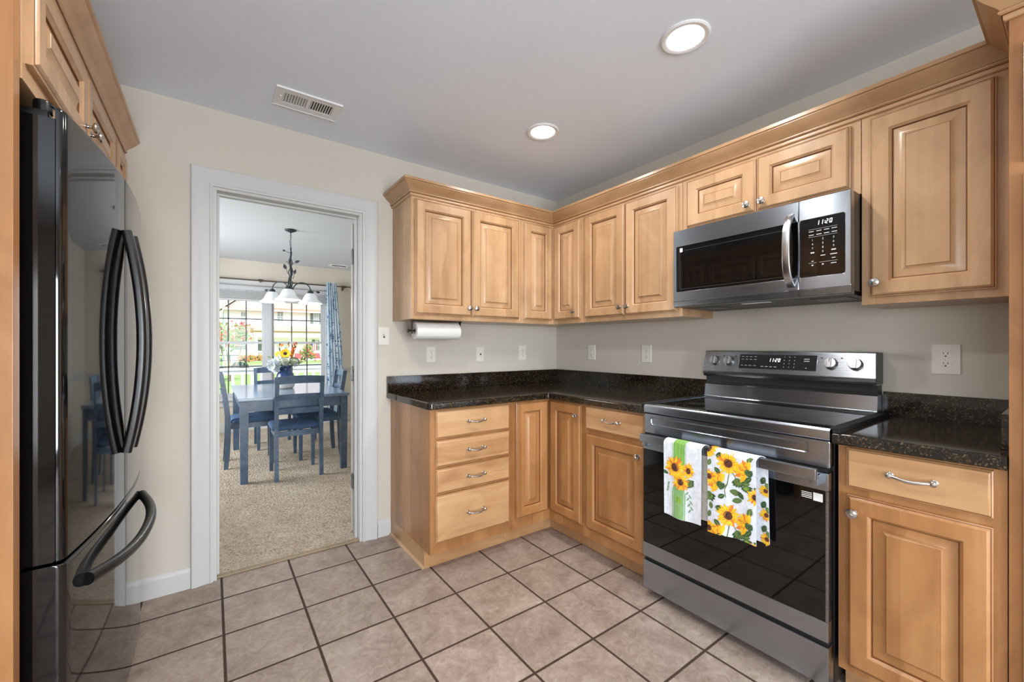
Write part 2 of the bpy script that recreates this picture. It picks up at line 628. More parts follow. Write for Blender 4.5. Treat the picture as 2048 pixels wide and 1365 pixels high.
def raised_door(F, u0, u1, v0, v1, stile=0.056, t=0.020):
    """door leaf with a moulded edge, a glazed bead and a raised centre panel; second material is the dark glaze"""
    w = min(abs(u1 - u0), v1 - v0)
    k = min(1.0, w / 0.26)
    s = stile * (0.55 + 0.45 * k)
    bev = 0.034 * (0.5 + 0.5 * k)
    seq = [(0, 0, 0), (0, t * 0.55, 0), (0.003, t * 0.66, 0), (0.0055, t * 0.70, 1), (0.0075, t * 0.82, 0), (0.012, t, 0),
           (s, t, 0), (s + 0.002, t * 0.86, 0), (s + 0.006, t * 0.66, 0), (s + 0.008, t * 0.55, 0), (s + 0.0085, t * 0.28, 1), (s + 0.0115, t * 0.28, 1),
           (s + 0.012, t * 0.32, 0), (s + 0.012 + bev * 0.35, t * 0.40, 0), (s + 0.012 + bev * 0.65, t * 0.54, 0), (s + 0.012 + bev * 0.88, t * 0.74, 0), (s + 0.012 + bev, t * 0.88, 0), (s + 0.0128 + bev, t * 0.84, 1), (s + 0.0140 + bev, t * 0.93, 0)]
    rings = [ringrect(F, u0, u1, v0, v1, i, n) for i, n, _ in seq]
    mb = MB()
    mb.loft(rings, 0, True, True, True, mis=[q[2] for q in seq[1:]])
    return mb

def slab_front(F, u0, u1, v0, v1, t=0.020):
    seq = [(0, 0, 0), (0, t * 0.6, 0), (0.003, t * 0.72, 0), (0.0045, t * 0.72, 1), (0.006, t * 0.85, 0), (0.0085, t * 0.98, 0), (0.010, t, 0)]
    rings = [ringrect(F, u0, u1, v0, v1, i, n) for i, n, _ in seq]
    mb = MB()
    mb.loft(rings, 0, True, True, True, mis=[q[2] for q in seq[1:]])
    return mb

def knob_mb(F, u, v, n0):
    c = Vector(F(u, v, n0))
    ax = Vector(F(u, v, n0 + 1)) - c
    mb = MB()
    mb.lathe([(0.009, 0), (0.009, 0.002), (0.0055, 0.004), (0.0045, 0.010), (0.006, 0.015), (0.0145, 0.019), (0.0165, 0.023), (0.0150, 0.027), (0.009, 0.0295), (0.001, 0.030)], c, ax, 20)
    # twisted ridge across the face
    a = Vector(F(u + 0.010, v + 0.006, n0 + 0.0275))
    b = Vector(F(u - 0.010, v - 0.006, n0 + 0.0275))
    m = Vector(F(u, v, n0 + 0.0305))
    mb.tube([a, (a + m) / 2 + ax * 0.001, m, (b + m) / 2 + ax * 0.001, b], [0.001, 0.0022, 0.003, 0.0022, 0.001], 8)
    return mb

def pull_mb(F, u, v, n0, half=0.050):
    mb = MB()
    ax = Vector(F(u, v, n0 + 1)) - Vector(F(u, v, n0))
    for s in (-1, 1):
        mb.lathe([(0.009, 0), (0.009, 0.003), (0.006, 0.005), (0.0055, 0.018), (0.0085, 0.022), (0.009, 0.026), (0.006, 0.030), (0.001, 0.031)], F(u + s * half, v, n0), ax, 14)
    pts, rs = [], []
    for i in range(13):
        t = -1 + 2 * i / 12
        pts.append(F(u + t * half, v - 0.006 * math.sin(math.pi * (t + 1) / 2) ** 2, n0 + 0.024 + 0.006 * (1 - t * t)))
        rs.append(0.0042 + 0.0018 * (1 - abs(t)))
    mb.tube(pts, rs, 10)
    return mb

SEG7 = {'0': 'abcdef', '1': 'bc', '2': 'abged'}
def seven_seg(F, text, u, v, n, h, dirn=1, slant=0.12):
    """digits of a glowing clock, u grows to the reader's right by dirn"""
    mb = MB()
    w = h * 0.5
    th = h * 0.12
    def bar(a0, b0, a1, b1):
        def P(a, b, nn):
            return F(u + dirn * (cur + a + slant * b), v + b, nn)
        mb.prism([(a0, b0), (a1, b0), (a1, b1), (a0, b1)], lambda a, b, hh: P(a, b, hh), n, n + 0.0006)
    cur = 0
    for ch in text:
        if ch == ':':
            bar(0.1 * w, h * 0.25, 0.1 * w + th, h * 0.25 + th)
            bar(0.1 * w, h * 0.65, 0.1 * w + th, h * 0.65 + th)
            cur += w * 0.55
            continue
        S = SEG7[ch]
        g = th * 0.15
        if 'a' in S: bar(th, h - th, w - th, h)
        if 'd' in S: bar(th, 0, w - th, th)
        if 'g' in S: bar(th, h / 2 - th / 2, w - th, h / 2 + th / 2)
        if 'b' in S: bar(w - th, h / 2 + g, w, h - g)
        if 'c' in S: bar(w - th, g, w, h / 2 - g)
        if 'f' in S: bar(0, h / 2 + g, th, h - g)
        if 'e' in S: bar(0, g, th, h / 2 - g)
        cur += w * 1.5
    return mb

def text_mb(s, size, fn):
    """lettering as thin solid geometry: fn(a, b, h) -> world point"""
    cu = bpy.data.curves.new('lettering', 'FONT')
    cu.body = s
    cu.size = size
    cu.align_x = 'CENTER'
    cu.align_y = 'CENTER'
    ob = bpy.data.objects.new('lettering', cu)
    COL.objects.link(ob)
    dg = bpy.context.evaluated_depsgraph_get()
    me = bpy.data.meshes.new_from_object(ob.evaluated_get(dg))
    mb = MB()
    mb.add([fn(v.co.x, v.co.y, 0.0006) for v in me.vertices], [tuple(p.vertices) for p in me.polygons])
    bpy.data.objects.remove(ob)
    bpy.data.curves.remove(cu)
    bpy.data.meshes.remove(me)
    return mb

# ------------------------------------------------------------------ room shell
CEIL = 2.433

def wall_with_holes(F, u0, u1, v0, v1, t, holes):
    """solid wall, F(u, v, n) with n from 0 (room face) to t (behind); holes = (ua, ub, va, vb)"""
    mb = MB()
    us = sorted({u0, u1} | {h[0] for h in holes} | {h[1] for h in holes})
    vs = sorted({v0, v1} | {h[2] for h in holes} | {h[3] for h in holes})
    def solid(i, j):
        if not (0 <= i < len(us) - 1 and 0 <= j < len(vs) - 1):
            return False
        cu, cv = (us[i] + us[i + 1]) / 2, (vs[j] + vs[j + 1]) / 2
        return not any(h[0] < cu < h[1] and h[2] < cv < h[3] for h in holes)
    for i in range(len(us) - 1):
        for j in range(len(vs) - 1):
            if not solid(i, j):
                continue
            a, b, c, d = us[i], us[i + 1], vs[j], vs[j + 1]
            mb.add([F(a, c, 0), F(b, c, 0), F(b, d, 0), F(a, d, 0)], [(0, 1, 2, 3)])
            mb.add([F(a, c, t), F(b, c, t), F(b, d, t), F(a, d, t)], [(3, 2, 1, 0)])
            for di, dj, p, q in ((-1, 0, (a, c), (a, d)), (1, 0, (b, c), (b, d)), (0, -1, (a, c), (b, c)), (0, 1, (a, d), (b, d))):
                if not solid(i + di, j + dj):
                    mb.add([F(*p, 0), F(*q, 0), F(*q, t), F(*p, t)], [(0, 1, 2, 3)])
    bm = bmesh.new()
    vs2 = [bm.verts.new(p) for p in mb.v]
    for f in mb.f:
        bm.faces.new([vs2[i] for i in f])
    bmesh.ops.remove_doubles(bm, verts=bm.verts, dist=1e-5)
    out = MB()
    out.frombm(bm)
    return out

struct('floor', MB().box(-4.47, 0.12, -5.99, 0.03, -0.06, 0.0), 'floor_tile')
struct('floor_carpet', MB().box(-4.17, 0.12, 0.03, 4.52, -0.06, 0.006), 'beige_carpet', label='beige textured carpet of the dining room')
struct('ceiling', MB().box(-4.47, 0.12, -5.99, 0.06, CEIL, CEIL + 0.12), 'ceiling_paint')
struct('ceiling_dining', MB().box(-4.17, 0.12, 0.06, 4.52, CEIL, CEIL + 0.12), 'dining_ceiling_dimmed')

DO0, DO1, DOZ = -2.365, -1.605, 2.04
struct('wall_back', wall_with_holes(lambda u, v, n: (u, n, v), -4.17, 0.0, 0.0, CEIL, 0.12, [(DO0, DO1, 0.0, DOZ)]), 'wall_paint')
struct('wall_right', MB().box(0.0, 0.12, -5.99, 0.12, 0, CEIL), 'wall_paint')
struct('wall_alcove', MB().box(-3.54, -3.42, -1.31, 0.0, 0, CEIL).box(-4.35, -3.54, -1.43, -1.31, 0, CEIL), 'wall_paint')
struct('wall_left', wall_with_holes(lambda u, v, n: (-4.35 - n, u, v), -5.87, -1.31, 0, CEIL, 0.12, [(-4.85, -2.95, 0.7, 2.0)]), 'wall_paint')
struct('wall_rear', wall_with_holes(lambda u, v, n: (u, -5.87 - n, v), -4.47, 0.0, 0, CEIL, 0.12, [(-3.0, -1.2, 0.1, 1.95)]), 'wall_paint')
# dining room walls
WX0, WX1, WZ0, WZ1 = -2.44, -0.915, 0.47, 2.08
struct('wall_far', wall_with_holes(lambda u, v, n: (u, 4.4 + n, v), -4.17, 0.12, 0, CEIL, 0.12, [(WX0, WX1, WZ0, WZ1)]), 'dining_paint')
struct('wall_dining_right', MB().box(0.0, 0.12, 0.12, 4.4, 0, CEIL), 'dining_paint')
struct('wall_dining_left', wall_with_holes(lambda u, v, n: (-4.05 - n, u, v), 0.12, 4.4, 0, CEIL, 0.12, [(1.7, 3.5, 0.8, 2.1)]), 'dining_paint')

# baseboards
def base_profile(F, u0, u1, h=0.103):
    mb = MB()
    prof = [(0.0, 0.0), (0.0, 0.014), (h * 0.78, 0.014), (h * 0.86, 0.011), (h * 0.93, 0.009), (h * 0.98, 0.005), (h, 0.003), (h, 0.0)]
    mb.loft([[F(u, v, n) for v, n in prof] for u in (u0, u1)], 0, True, True, True)
    return mb
KB = lambda u, v, n: (u, -n, v)
struct('baseboard_left', base_profile(KB, -2.70, -2.452), 'trim_paint')
struct('baseboard_right', base_profile(KB, -1.516, -1.432), 'trim_paint')
struct('baseboard_far', base_profile(lambda u, v, n: (u, 4.4 - n, v), -4.05, 0.0, 0.13), 'trim_paint')
struct('baseboard_dining_right', base_profile(lambda u, v, n: (-n, u, v), 0.14, 4.385, 0.13), 'trim_paint')
struct('baseboard_dining_left', base_profile(lambda u, v, n: (-4.05 + n, u, v), 0.14, 4.385, 0.13), 'trim_paint')
def chair_rail(F, u0, u1):
    prof = [(0.79, 0), (0.79, 0.008), (0.80, 0.012), (0.815, 0.010), (0.835, 0.018), (0.848, 0.024), (0.856, 0.024), (0.862, 0.018), (0.862, 0)]
    return MB().loft([[F(u, v, n) for v, n in prof] for u in (u0, u1)], 0, True, True, True)
struct('trim_1', chair_rail(lambda u, v, n: (u, 4.4 - n, v), -0.83, 0.0), 'trim_paint', label='white chair rail right of the dining window')
struct('trim_2', chair_rail(lambda u, v, n: (-n, u, v), 0.14, 4.375), 'trim_paint')
struct('trim_3', chair_rail(lambda u, v, n: (u, 4.4 - n, v), -4.05, -2.53), 'trim_paint')

# door casing (mitred), jamb and stop
CAS = [(0, 0), (0, 0.011), (0.004, 0.014), (0.012, 0.015), (0.015, 0.012), (0.020, 0.012), (0.034, 0.013), (0.058, 0.017), (0.064, 0.021), (0.082, 0.022), (0.088, 0.020), (0.090, 0.016), (0.090, 0)]
def casing(F, u0, u1, z1, w=0.090, z0=0.0):
    k = w / 0.090
    pts = [((u0, z0), (-1, 0)), ((u0, z1), (-1, 1)), ((u1, z1), (1, 1)), ((u1, z0), (1, 0))]
    rings = [[F(p[0] + d[0] * a * k, p[1] + d[1] * a * k, n) for a, n in CAS] for p, d in pts]
    return MB().loft(rings, 0, True, True, True)
struct('trim_4', casing(KB, -2.361, -1.609, 2.034), 'trim_paint', label='white moulded casing around the doorway to the dining room')
struct('trim_5', casing(lambda u, v, n: (u, 0.12 + n, v), -2.361, -1.609, 2.034), 'trim_paint')
jm = MB()
jm.box(DO0, -2.345, -0.001, 0.121, 0, 2.02)
jm.box(-1.625, DO1, -0.001, 0.121, 0, 2.02)
jm.box(DO0, DO1, -0.001, 0.121, 2.02, DOZ)
jm.box(-2.345, -2.333, 0.05, 0.084, 0, 2.008, r=0.003)
jm.box(-1.637, -1.625, 0.05, 0.084, 0, 2.008, r=0.003)
jm.box(-2.345, -1.625, 0.05, 0.084, 2.008, 2.02, r=0.003)
struct('trim_6', jm, 'trim_paint', label='white door jamb lining the doorway')
struct('trim_7', MB().box(-2.345, -1.625, 0.012, 0.045, 0.0, 0.010, r=0.004), 'brass_strip', label='thin threshold strip between tile and carpet')

# open door, folded back against the dining side of the wall
d = tag(MB().box(-1.628, -0.90, 0.150, 0.185, 0.012, 2.006, r=0.002).build('door_1', 'trim_paint', org=(-1.628, 0.15, 0.012)), 'white door folded open behind the doorway, only its hinged edge showing', kind='structure')
for z in (1.786, 1.03, 0.34):
    h = MB()
    h.box(-1.6265, -1.6245, 0.088, 0.125, z - 0.045, z + 0.045, r=0.001)
    h.box(-1.6300, -1.6275, 0.150, 0.184, z - 0.045, z + 0.045, r=0.001)
    for k in range(3):
        h.cyl((-1.6315, 0.136, z - 0.045 + k * 0.0302), (-1.6315, 0.136, z - 0.045 + k * 0.0302 + 0.0292), 0.0065, 12)
    h.cyl((-1.6315, 0.136, z + 0.046), (-1.6315, 0.136, z + 0.052), 0.0045, 10)
    tag(h.build('hinge', 'dark_steel', d), 'grey steel door hinge')

# ---- the dining window: two double-hung units joined by a mullion
YW = 4.4
def sash(u0, u1, z0, z1, y, parent, mul, horizontals, meet):
    fr = MB()
    s = 0.035
    fr.box(u0, u0 + s, y, y + 0.03, z0, z1, r=0.003)
    fr.box(u1 - s, u1, y, y + 0.03, z0, z1, r=0.003)
    fr.box(u0 + s, u1 - s, y, y + 0.03, z0, z0 + (0.05 if meet == 'low' else s), r=0.003)
    fr.box(u0 + s, u1 - s, y, y + 0.03, z1 - s, z1, r=0.003)
    f = fr.build('sash', 'vinyl_white', parent)
    MB().box(u0 + s, u1 - s, y + 0.0125, y + 0.0175, z0 + s, z1 - s).build('pane', 'window_pane', f)
    mu = MB()
    for x in mul:
        mu.box(x - 0.008, x + 0.008, y + 0.009, y + 0.021, z0 + s, z1 - s)
    for z in horizontals:
        mu.box(u0 + s, u1 - s, y + 0.009, y + 0.021, z - 0.008, z + 0.008)
    mu.build('muntin_grid', 'muntin_backlit', f)
w = thing('window_1', 'pair of white double-hung windows in the dining room far wall', 'window', (-1.69, YW, WZ0))
del w['category']
w['kind'] = 'structure'
wf = MB()
wf.box(WX0, WX0 + 0.02, YW + 0.0, YW + 0.12, WZ0, WZ1)
wf.box(WX1 - 0.02, WX1, YW + 0.0, YW + 0.12, WZ0, WZ1)
wf.box(WX0, WX1, YW, YW + 0.12, WZ1 - 0.02, WZ1)
wf.box(WX0, WX1, YW, YW + 0.12, WZ0, WZ0 + 0.02)
wf.box(-1.735, -1.651, YW - 0.005, YW + 0.12, WZ0, WZ1, r=0.003)
wf.build('window_frame', 'vinyl_white', w)
for u0, u1, ms in ((-2.42, -1.735, (-2.178, -1.965)), (-1.651, -0.935, (-1.379, -1.173))):
    sash(u0, u1, 1.24, 2.06, YW + 0.065, w, ms, (1.60,), 'up')
    sash(u0, u1, 0.49, 1.275, YW + 0.030, w, ms, (0.915,), 'low')
casf = casing(lambda u, v, n: (u, YW - n, v), WX0, WX1, WZ1, 0.088, WZ0 - 0.01)
casf.build('window_casing', 'trim_paint', w)
MB().box(WX0 - 0.11, WX1 + 0.11, YW - 0.05, YW + 0.02, WZ0 - 0.03, WZ0, r=0.006).box(WX0 - 0.09, WX1 + 0.09, YW - 0.018, YW, WZ0 - 0.11, WZ0 - 0.03, r=0.004).build('window_sill', 'trim_paint', w)
# unseen windows added only to hold the daylight fill lamps, with panes
for nm, F, u0, u1, z0, z1 in (('added_window_2', lambda u, v, n: (-4.05 - n, u, v), 1.7, 3.5, 0.8, 2.1), ('added_window_3', lambda u, v, n: (-4.35 - n, u, v), -4.85, -2.95, 0.7, 2.0), ('added_window_4', lambda u, v, n: (u, -5.87 - n, v), -3.0, -1.2, 0.1, 1.95)):
    fr = MB()
    for a, b, c, e in ((u0, u0 + 0.05, z0, z1), (u1 - 0.05, u1, z0, z1), (u0, u1, z0, z0 + 0.05), (u0, u1, z1 - 0.05, z1), ((u0 + u1) / 2 - 0.02, (u0 + u1) / 2 + 0.02, z0, z1)):
        fr.prism([(a, c), (b, c), (b, e), (a, e)], F, 0.0, 0.035)
    f = struct(nm, fr, 'vinyl_white')
    MB().prism([(u0 + 0.05, z0 + 0.05), (u1 - 0.05, z0 + 0.05), (u1 - 0.05, z1 - 0.05), (u0 + 0.05, z1 - 0.05)], F, 0.012, 0.018).build('pane', 'window_pane', f)

# ------------------------------------------------------------------ ceiling lights and registers
def downlight(x, y, label, lens_r=0.066, ring_r=0.092, watts=DOWNLIGHT_W):
    t = thing('recessed_light', label, 'ceiling light', (x, y, CEIL), 'recessed ceiling lights')
    MB().lathe([(ring_r, 0), (ring_r, -0.004), (ring_r - 0.006, -0.008), (lens_r + 0.008, -0.007), (lens_r, -0.003), (lens_r, 0.0)], (x, y, CEIL), (0, 0, 1), 48, cap0=False, cap1=False).build('trim_ring', 'white_enamel', t)
    MB().lathe([(lens_r, -0.0055), (lens_r * 0.6, -0.0075), (0.001, -0.008)], (x, y, CEIL), (0, 0, 1), 40, cap0=False, cap1=False).build('lens', 'lamp_lens', t)
    l = light('downlight_lamp', 'AREA', (x, y, CEIL - 0.014), (0, 0, 0), watts, (1.0, 0.975, 0.94), lens_r * 2, shape='DISK', spread=math.radians(150))
    return t
downlight(-0.850, -1.705, 'round recessed ceiling light, the larger one above the range')
downlight(-0.838, -0.820, 'round recessed ceiling light, the smaller one above the counter corner')
downlight(-2.02, -1.48, 'round recessed ceiling light in front of the refrigerator', watts=12.0)
downlight(-0.85, -3.4, 'round recessed ceiling light near the pantry')
downlight(-2.30, -3.9, 'round recessed ceiling light in the breakfast nook')

def register(name, label, x0, x1, y0, y1, split, slat='white_enamel'):
    t = thing(name, label, 'vent', ((x0 + x1) / 2, (y0 + y1) / 2, CEIL))
    fr = MB()
    z0, z1 = CEIL - 0.006, CEIL
    a0, a1 = x0 + 0.035, x1 - 0.035
    b0, b1 = y0 + 0.038, y1 - 0.038
    def face(u0, u1, v0, v1):
        fr.box(u0, u1, v0, v1, z0, z1)
    face(x0, a0, y0, y1); face(a1, x1, y0, y1); face(a0, a1, y0, b0); face(a0, a1, b1, y1)
    if split:
        face((x0 + x1) / 2 - 0.008, (x0 + x1) / 2 + 0.008, b0, b1)
    fr.box(x0, x1, y0 - 0.002, y0, CEIL - 0.009, CEIL)
    fr.box(x0, x1, y1, y1 + 0.002, CEIL - 0.009, CEIL)
    fr.build('frame', 'white_enamel', t)
    MB().box(a0, a1, b0, b1, CEIL - 0.0006, CEIL).build('duct_opening', 'slot_dark', t)
    n = 19
    for k in range(n):
        xc = a0 + (k + 0.5) * (a1 - a0) / n
        if split and abs(xc - (x0 + x1) / 2) < 0.010:
            continue
        s = -1 if xc < (x0 + x1) / 2 else 1
        MB().add([(xc - 0.002, b0, CEIL - 0.006), (xc + 0.001, b0, CEIL - 0.006), (xc + 0.001 + s * 0.005, b0, CEIL - 0.0008), (xc - 0.002 + s * 0.005, b0, CEIL - 0.0008),
                  (xc - 0.002, b1, CEIL - 0.006), (xc + 0.001, b1, CEIL - 0.006), (xc + 0.001 + s * 0.005, b1, CEIL - 0.0008), (xc - 0.002 + s * 0.005, b1, CEIL - 0.0008)],
                 [(0, 1, 2, 3), (7, 6, 5, 4), (0, 4, 5, 1), (1, 5, 6, 2), (2, 6, 7, 3), (3, 7, 4, 0)]).build('slat', slat, t)
    if split:
        MB().box(x0 + 0.022, x0 + 0.029, (y0 + y1) / 2 - 0.012, (y0 + y1) / 2 + 0.004, CEIL - 0.012, CEIL - 0.005, r=0.002).build('lever', 'white_enamel', t)
register('ceiling_register', 'white rectangular metal register on the kitchen ceiling in front of the doorway', -2.121, -1.826, -0.425, -0.256, True)
register('ceiling_register', 'small dark-slotted register on the dining room ceiling near the curtain', -0.93, -0.66, 3.98, 4.12, False, 'slot_dark')

# ------------------------------------------------------------------ cabinets
FB, FR, FL = frame_back, frame_right, frame_left
UZ0, UZ1 = 1.372, 2.115          # wall cabinet body
DZ0, DZ1 = 1.400, 2.083          # their doors

def add_door(root, F, u0, u1, v0, v1, mat, knob=None, n0=0.0, mb=None):
    d = raised_door(F, u0, u1, v0, v1).build('door', [mat, 'wood_glaze'], root)
    if knob:
        knob_mb(F, knob[0], knob[1], 0.020).build('knob', 'satin_nickel', d)
    return d

def add_drawer(root, F, u0, u1, v0, v1, mat, pull=True):
    d = slab_front(F, u0, u1, v0, v1).build('drawer', [mat, 'wood_glaze'], root)
    if pull:
        pull_mb(F, (u0 + u1) / 2, (v0 + v1) / 2 + 0.004, 0.020).build('handle', 'satin_nickel', d)
    return d

MV, MH, HV, HH = 'maple_vertical', 'maple_horizontal', 'honey_vertical', 'honey_horizontal'

# --- wall cabinets, back wall
FUB = FB(-0.310)
t = thing('wall_cabinet', 'maple wall cabinet with two tall doors, above the paper towel roll', 'cabinet', (-1.01, 0, UZ0), 'maple wall cabinets')
MB().box(-1.417, -0.612, -0.310, -0.001, UZ0, UZ1, r=0.0015).build('body', MV, t)
add_door(t, FUB, -1.396, -1.0185, DZ0, DZ1, MV, (-1.040, 1.452))
add_door(t, FUB, -1.0115, -0.634, DZ0, DZ1, MV, (-0.990, 1.452))
# corner cabinet: L-shaped body, one narrow door on each wall
t = thing('corner_wall_cabinet', 'maple corner wall cabinet with two narrow doors meeting in the corner', 'cabinet', (-0.15, -0.15, UZ0), 'maple wall cabinets')
MB().prism([(-0.610, -0.001), (-0.610, -0.310), (-0.310, -0.310), (-0.310, -0.622), (-0.001, -0.622), (-0.001, -0.001)], lambda a, b, h: (a, b, h), UZ0, UZ1).build('body', MV, t)
add_door(t, FUB, -0.590, -0.3325, DZ0, DZ1, MV)
FUR = FR(-0.310)
add_door(t, FUR, -0.3345, -0.600, DZ0, DZ1, MV, (-0.545, 1.452))
# two-door cabinet on the right wall
t = thing('wall_cabinet', 'maple wall cabinet with two tall doors, left of the microwave', 'cabinet', (0, -0.99, UZ0), 'maple wall cabinets')
MB().box(-0.310, -0.001, -1.358, -0.624, UZ0, UZ1, r=0.0015).build('body', MV, t)
add_door(t, FUR, -0.645, -0.9775, DZ0, DZ1, MV, (-0.950, 1.452))
add_door(t, FUR, -0.9845, -1.331, DZ0, DZ1, MV, (-1.008, 1.452))
# short cabinet over the microwave
t = thing('wall_cabinet', 'short maple cabinet with two small doors directly above the microwave', 'cabinet', (0, -1.74, 1.808), 'maple wall cabinets')
MB().box(-0.310, -0.001, -2.117, -1.360, 1.808, UZ1, r=0.0015).build('body', MV, t)
add_door(t, FUR, -1.388, -1.7335, 1.836, DZ1, MV, (-1.702, 1.872))
add_door(t, FUR, -1.7405, -2.087, 1.836, DZ1, MV, (-1.768, 1.872))
# single-door cabinet right of the microwave
t = thing('wall_cabinet', 'maple wall cabinet with one wide door, right of the microwave', 'cabinet', (0, -2.31, UZ0), 'maple wall cabinets')
MB().box(-0.310, -0.001, -2.507, -2.119, UZ0, UZ1, r=0.0015).build('body', MV, t)
add_door(t, FUR, -2.146, -2.464, DZ0, DZ1, MV, (-2.166, 1.452))
# tall pantry at the right edge of the view
t = thing('pantry_cabinet', 'tall maple pantry cabinet at the right edge, beside the short counter', 'cabinet', (0, -2.95, 0), None)
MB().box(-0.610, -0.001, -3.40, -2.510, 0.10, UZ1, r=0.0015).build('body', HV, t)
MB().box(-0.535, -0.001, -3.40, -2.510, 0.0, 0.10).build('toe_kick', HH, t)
FP = FR(-0.610)
for (a, b) in ((-2.536, -2.952), (-2.958, -3.374)):
    add_door(t, FP, a, b, 1.705, 2.02, MV, (b + 0.03 if a > -2.6 else a - 0.03, 1.74))
    add_door(t, FP, a, b, 0.13, 1.672, MV, (b + 0.03 if a > -2.6 else a - 0.03, 1.10))

# --- cabinets over the refrigerator
FLC = FL(-2.705)
t = thing('wall_cabinet', 'maple cabinet with two doors above the black refrigerator', 'cabinet', (-3.0, -0.77, 1.81), 'maple wall cabinets')
MB().box(-3.419, -2.705, -1.261, -0.275, 1.805, UZ1, r=0.0015).build('body', MV, t)
d1 = add_door(t, FLC, -1.243, -0.7725, 1.848, DZ1, MV, (-0.806, 1.900))
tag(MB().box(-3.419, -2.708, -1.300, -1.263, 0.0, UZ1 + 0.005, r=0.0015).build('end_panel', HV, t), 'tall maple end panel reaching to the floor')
add_door(t, FLC, -0.7655, -0.297, 1.848, DZ1, MV, (-0.735, 1.900))
hg = MB()
hg.box(-2.704, -2.688, -1.2505, -1.2445, 2.00, 2.045, r=0.001)
hg.cyl((-2.694, -1.2475, 2.0), (-2.694, -1.2475, 2.045), 0.004, 10)
hg.build('hinge', 'satin_nickel', d1)
t = thing('wall_cabinet', 'narrow maple cabinet between the refrigerator cabinet and the back wall', 'cabinet', (-3.0, -0.13, 1.81), 'maple wall cabinets')
MB().box(-3.419, -2.705, -0.273, -0.001, 1.805, UZ1, r=0.0015).build('body', MV, t)
add_door(t, FLC, -0.252, -0.022, 1.848, DZ1, MV)


# --- crown mouldings
CROWN = [(0.0, 2.098), (0.006, 2.098), (0.009, 2.101), (0.009, 2.112), (0.013, 2.114), (0.018, 2.118), (0.018, 2.123), (0.014, 2.126), (0.019, 2.133), (0.030, 2.142), (0.044, 2.154), (0.052, 2.163), (0.055, 2.166), (0.055, 2.170), (0.062, 2.172), (0.062, 2.186), (0.0, 2.186)]
def crown(path, offs):
    rings = [[(p[0] + o[0] * a, p[1] + o[1] * a, z) for a, z in CROWN] for p, o in zip(path, offs)]
    return MB().loft(rings, 0, True, True, True, mjs={3: 1, 6: 1})
e = 0.0005
mb = crown([(-1.417 - e, -0.001), (-1.417 - e, -0.310 - e), (-0.310 - e, -0.310 - e), (-0.310 - e, -2.5095), (-0.610 - e, -2.5095), (-0.610 - e, -3.40)],
           [(-1, 0), (-1, -1), (-1, -1), (-1, 1), (-1, 1), (-1, 0)])
tag(mb.build('crown_molding', [MH, 'wood_glaze'], org=(-0.31, -0.31, 2.1)), 'long maple crown molding running around the wall cabinets to the pantry', 'molding')
mb = crown([(-2.705 + e, -1.300), (-2.705 + e, -0.001)], [(1, 0), (1, 0)])
tag(mb.build('crown_molding', [MH, 'wood_glaze'], org=(-2.70, -0.65, 2.1)), 'maple crown molding above the refrigerator cabinets', 'molding')

# --- base cabinets
FBB = FB(-0.600)
FBR = FR(-0.600)
t = thing('base_cabinet', 'maple base cabinet with a stack of four drawers, at the end of the counter', 'cabinet', (-1.17, -0.3, 0), 'maple base cabinets')
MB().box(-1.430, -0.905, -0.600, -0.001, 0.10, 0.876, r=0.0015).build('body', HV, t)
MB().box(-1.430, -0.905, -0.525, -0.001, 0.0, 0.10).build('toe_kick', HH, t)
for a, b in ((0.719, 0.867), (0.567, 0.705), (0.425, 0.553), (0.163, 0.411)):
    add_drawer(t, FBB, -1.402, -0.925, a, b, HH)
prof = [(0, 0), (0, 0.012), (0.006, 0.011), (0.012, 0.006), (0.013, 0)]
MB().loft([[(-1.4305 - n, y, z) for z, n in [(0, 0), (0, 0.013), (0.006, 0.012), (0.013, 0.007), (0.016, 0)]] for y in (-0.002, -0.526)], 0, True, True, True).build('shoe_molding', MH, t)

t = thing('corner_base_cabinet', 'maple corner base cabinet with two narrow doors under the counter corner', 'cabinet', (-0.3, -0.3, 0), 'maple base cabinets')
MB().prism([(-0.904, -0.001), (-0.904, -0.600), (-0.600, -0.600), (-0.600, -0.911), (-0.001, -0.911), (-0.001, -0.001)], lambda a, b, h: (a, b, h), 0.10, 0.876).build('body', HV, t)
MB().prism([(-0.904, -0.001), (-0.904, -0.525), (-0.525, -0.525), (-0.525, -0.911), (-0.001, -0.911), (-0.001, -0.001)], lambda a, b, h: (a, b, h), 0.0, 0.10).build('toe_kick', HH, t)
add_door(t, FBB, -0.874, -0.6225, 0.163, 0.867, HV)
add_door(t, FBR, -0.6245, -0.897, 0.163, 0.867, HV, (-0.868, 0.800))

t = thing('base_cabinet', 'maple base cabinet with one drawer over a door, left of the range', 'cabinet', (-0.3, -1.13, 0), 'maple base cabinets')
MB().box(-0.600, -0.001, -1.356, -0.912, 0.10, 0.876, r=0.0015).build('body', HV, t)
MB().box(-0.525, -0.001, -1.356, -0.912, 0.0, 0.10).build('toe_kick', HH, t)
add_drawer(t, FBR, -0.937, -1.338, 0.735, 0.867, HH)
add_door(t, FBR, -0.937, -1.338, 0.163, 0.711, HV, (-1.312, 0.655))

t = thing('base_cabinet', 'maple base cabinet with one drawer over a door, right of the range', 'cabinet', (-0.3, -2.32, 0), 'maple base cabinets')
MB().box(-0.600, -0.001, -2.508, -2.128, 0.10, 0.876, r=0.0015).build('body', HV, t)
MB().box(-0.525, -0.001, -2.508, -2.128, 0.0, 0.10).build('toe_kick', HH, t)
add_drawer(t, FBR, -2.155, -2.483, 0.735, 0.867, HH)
add_door(t, FBR, -2.155, -2.483, 0.128, 0.709, HV, (-2.176, 0.655))

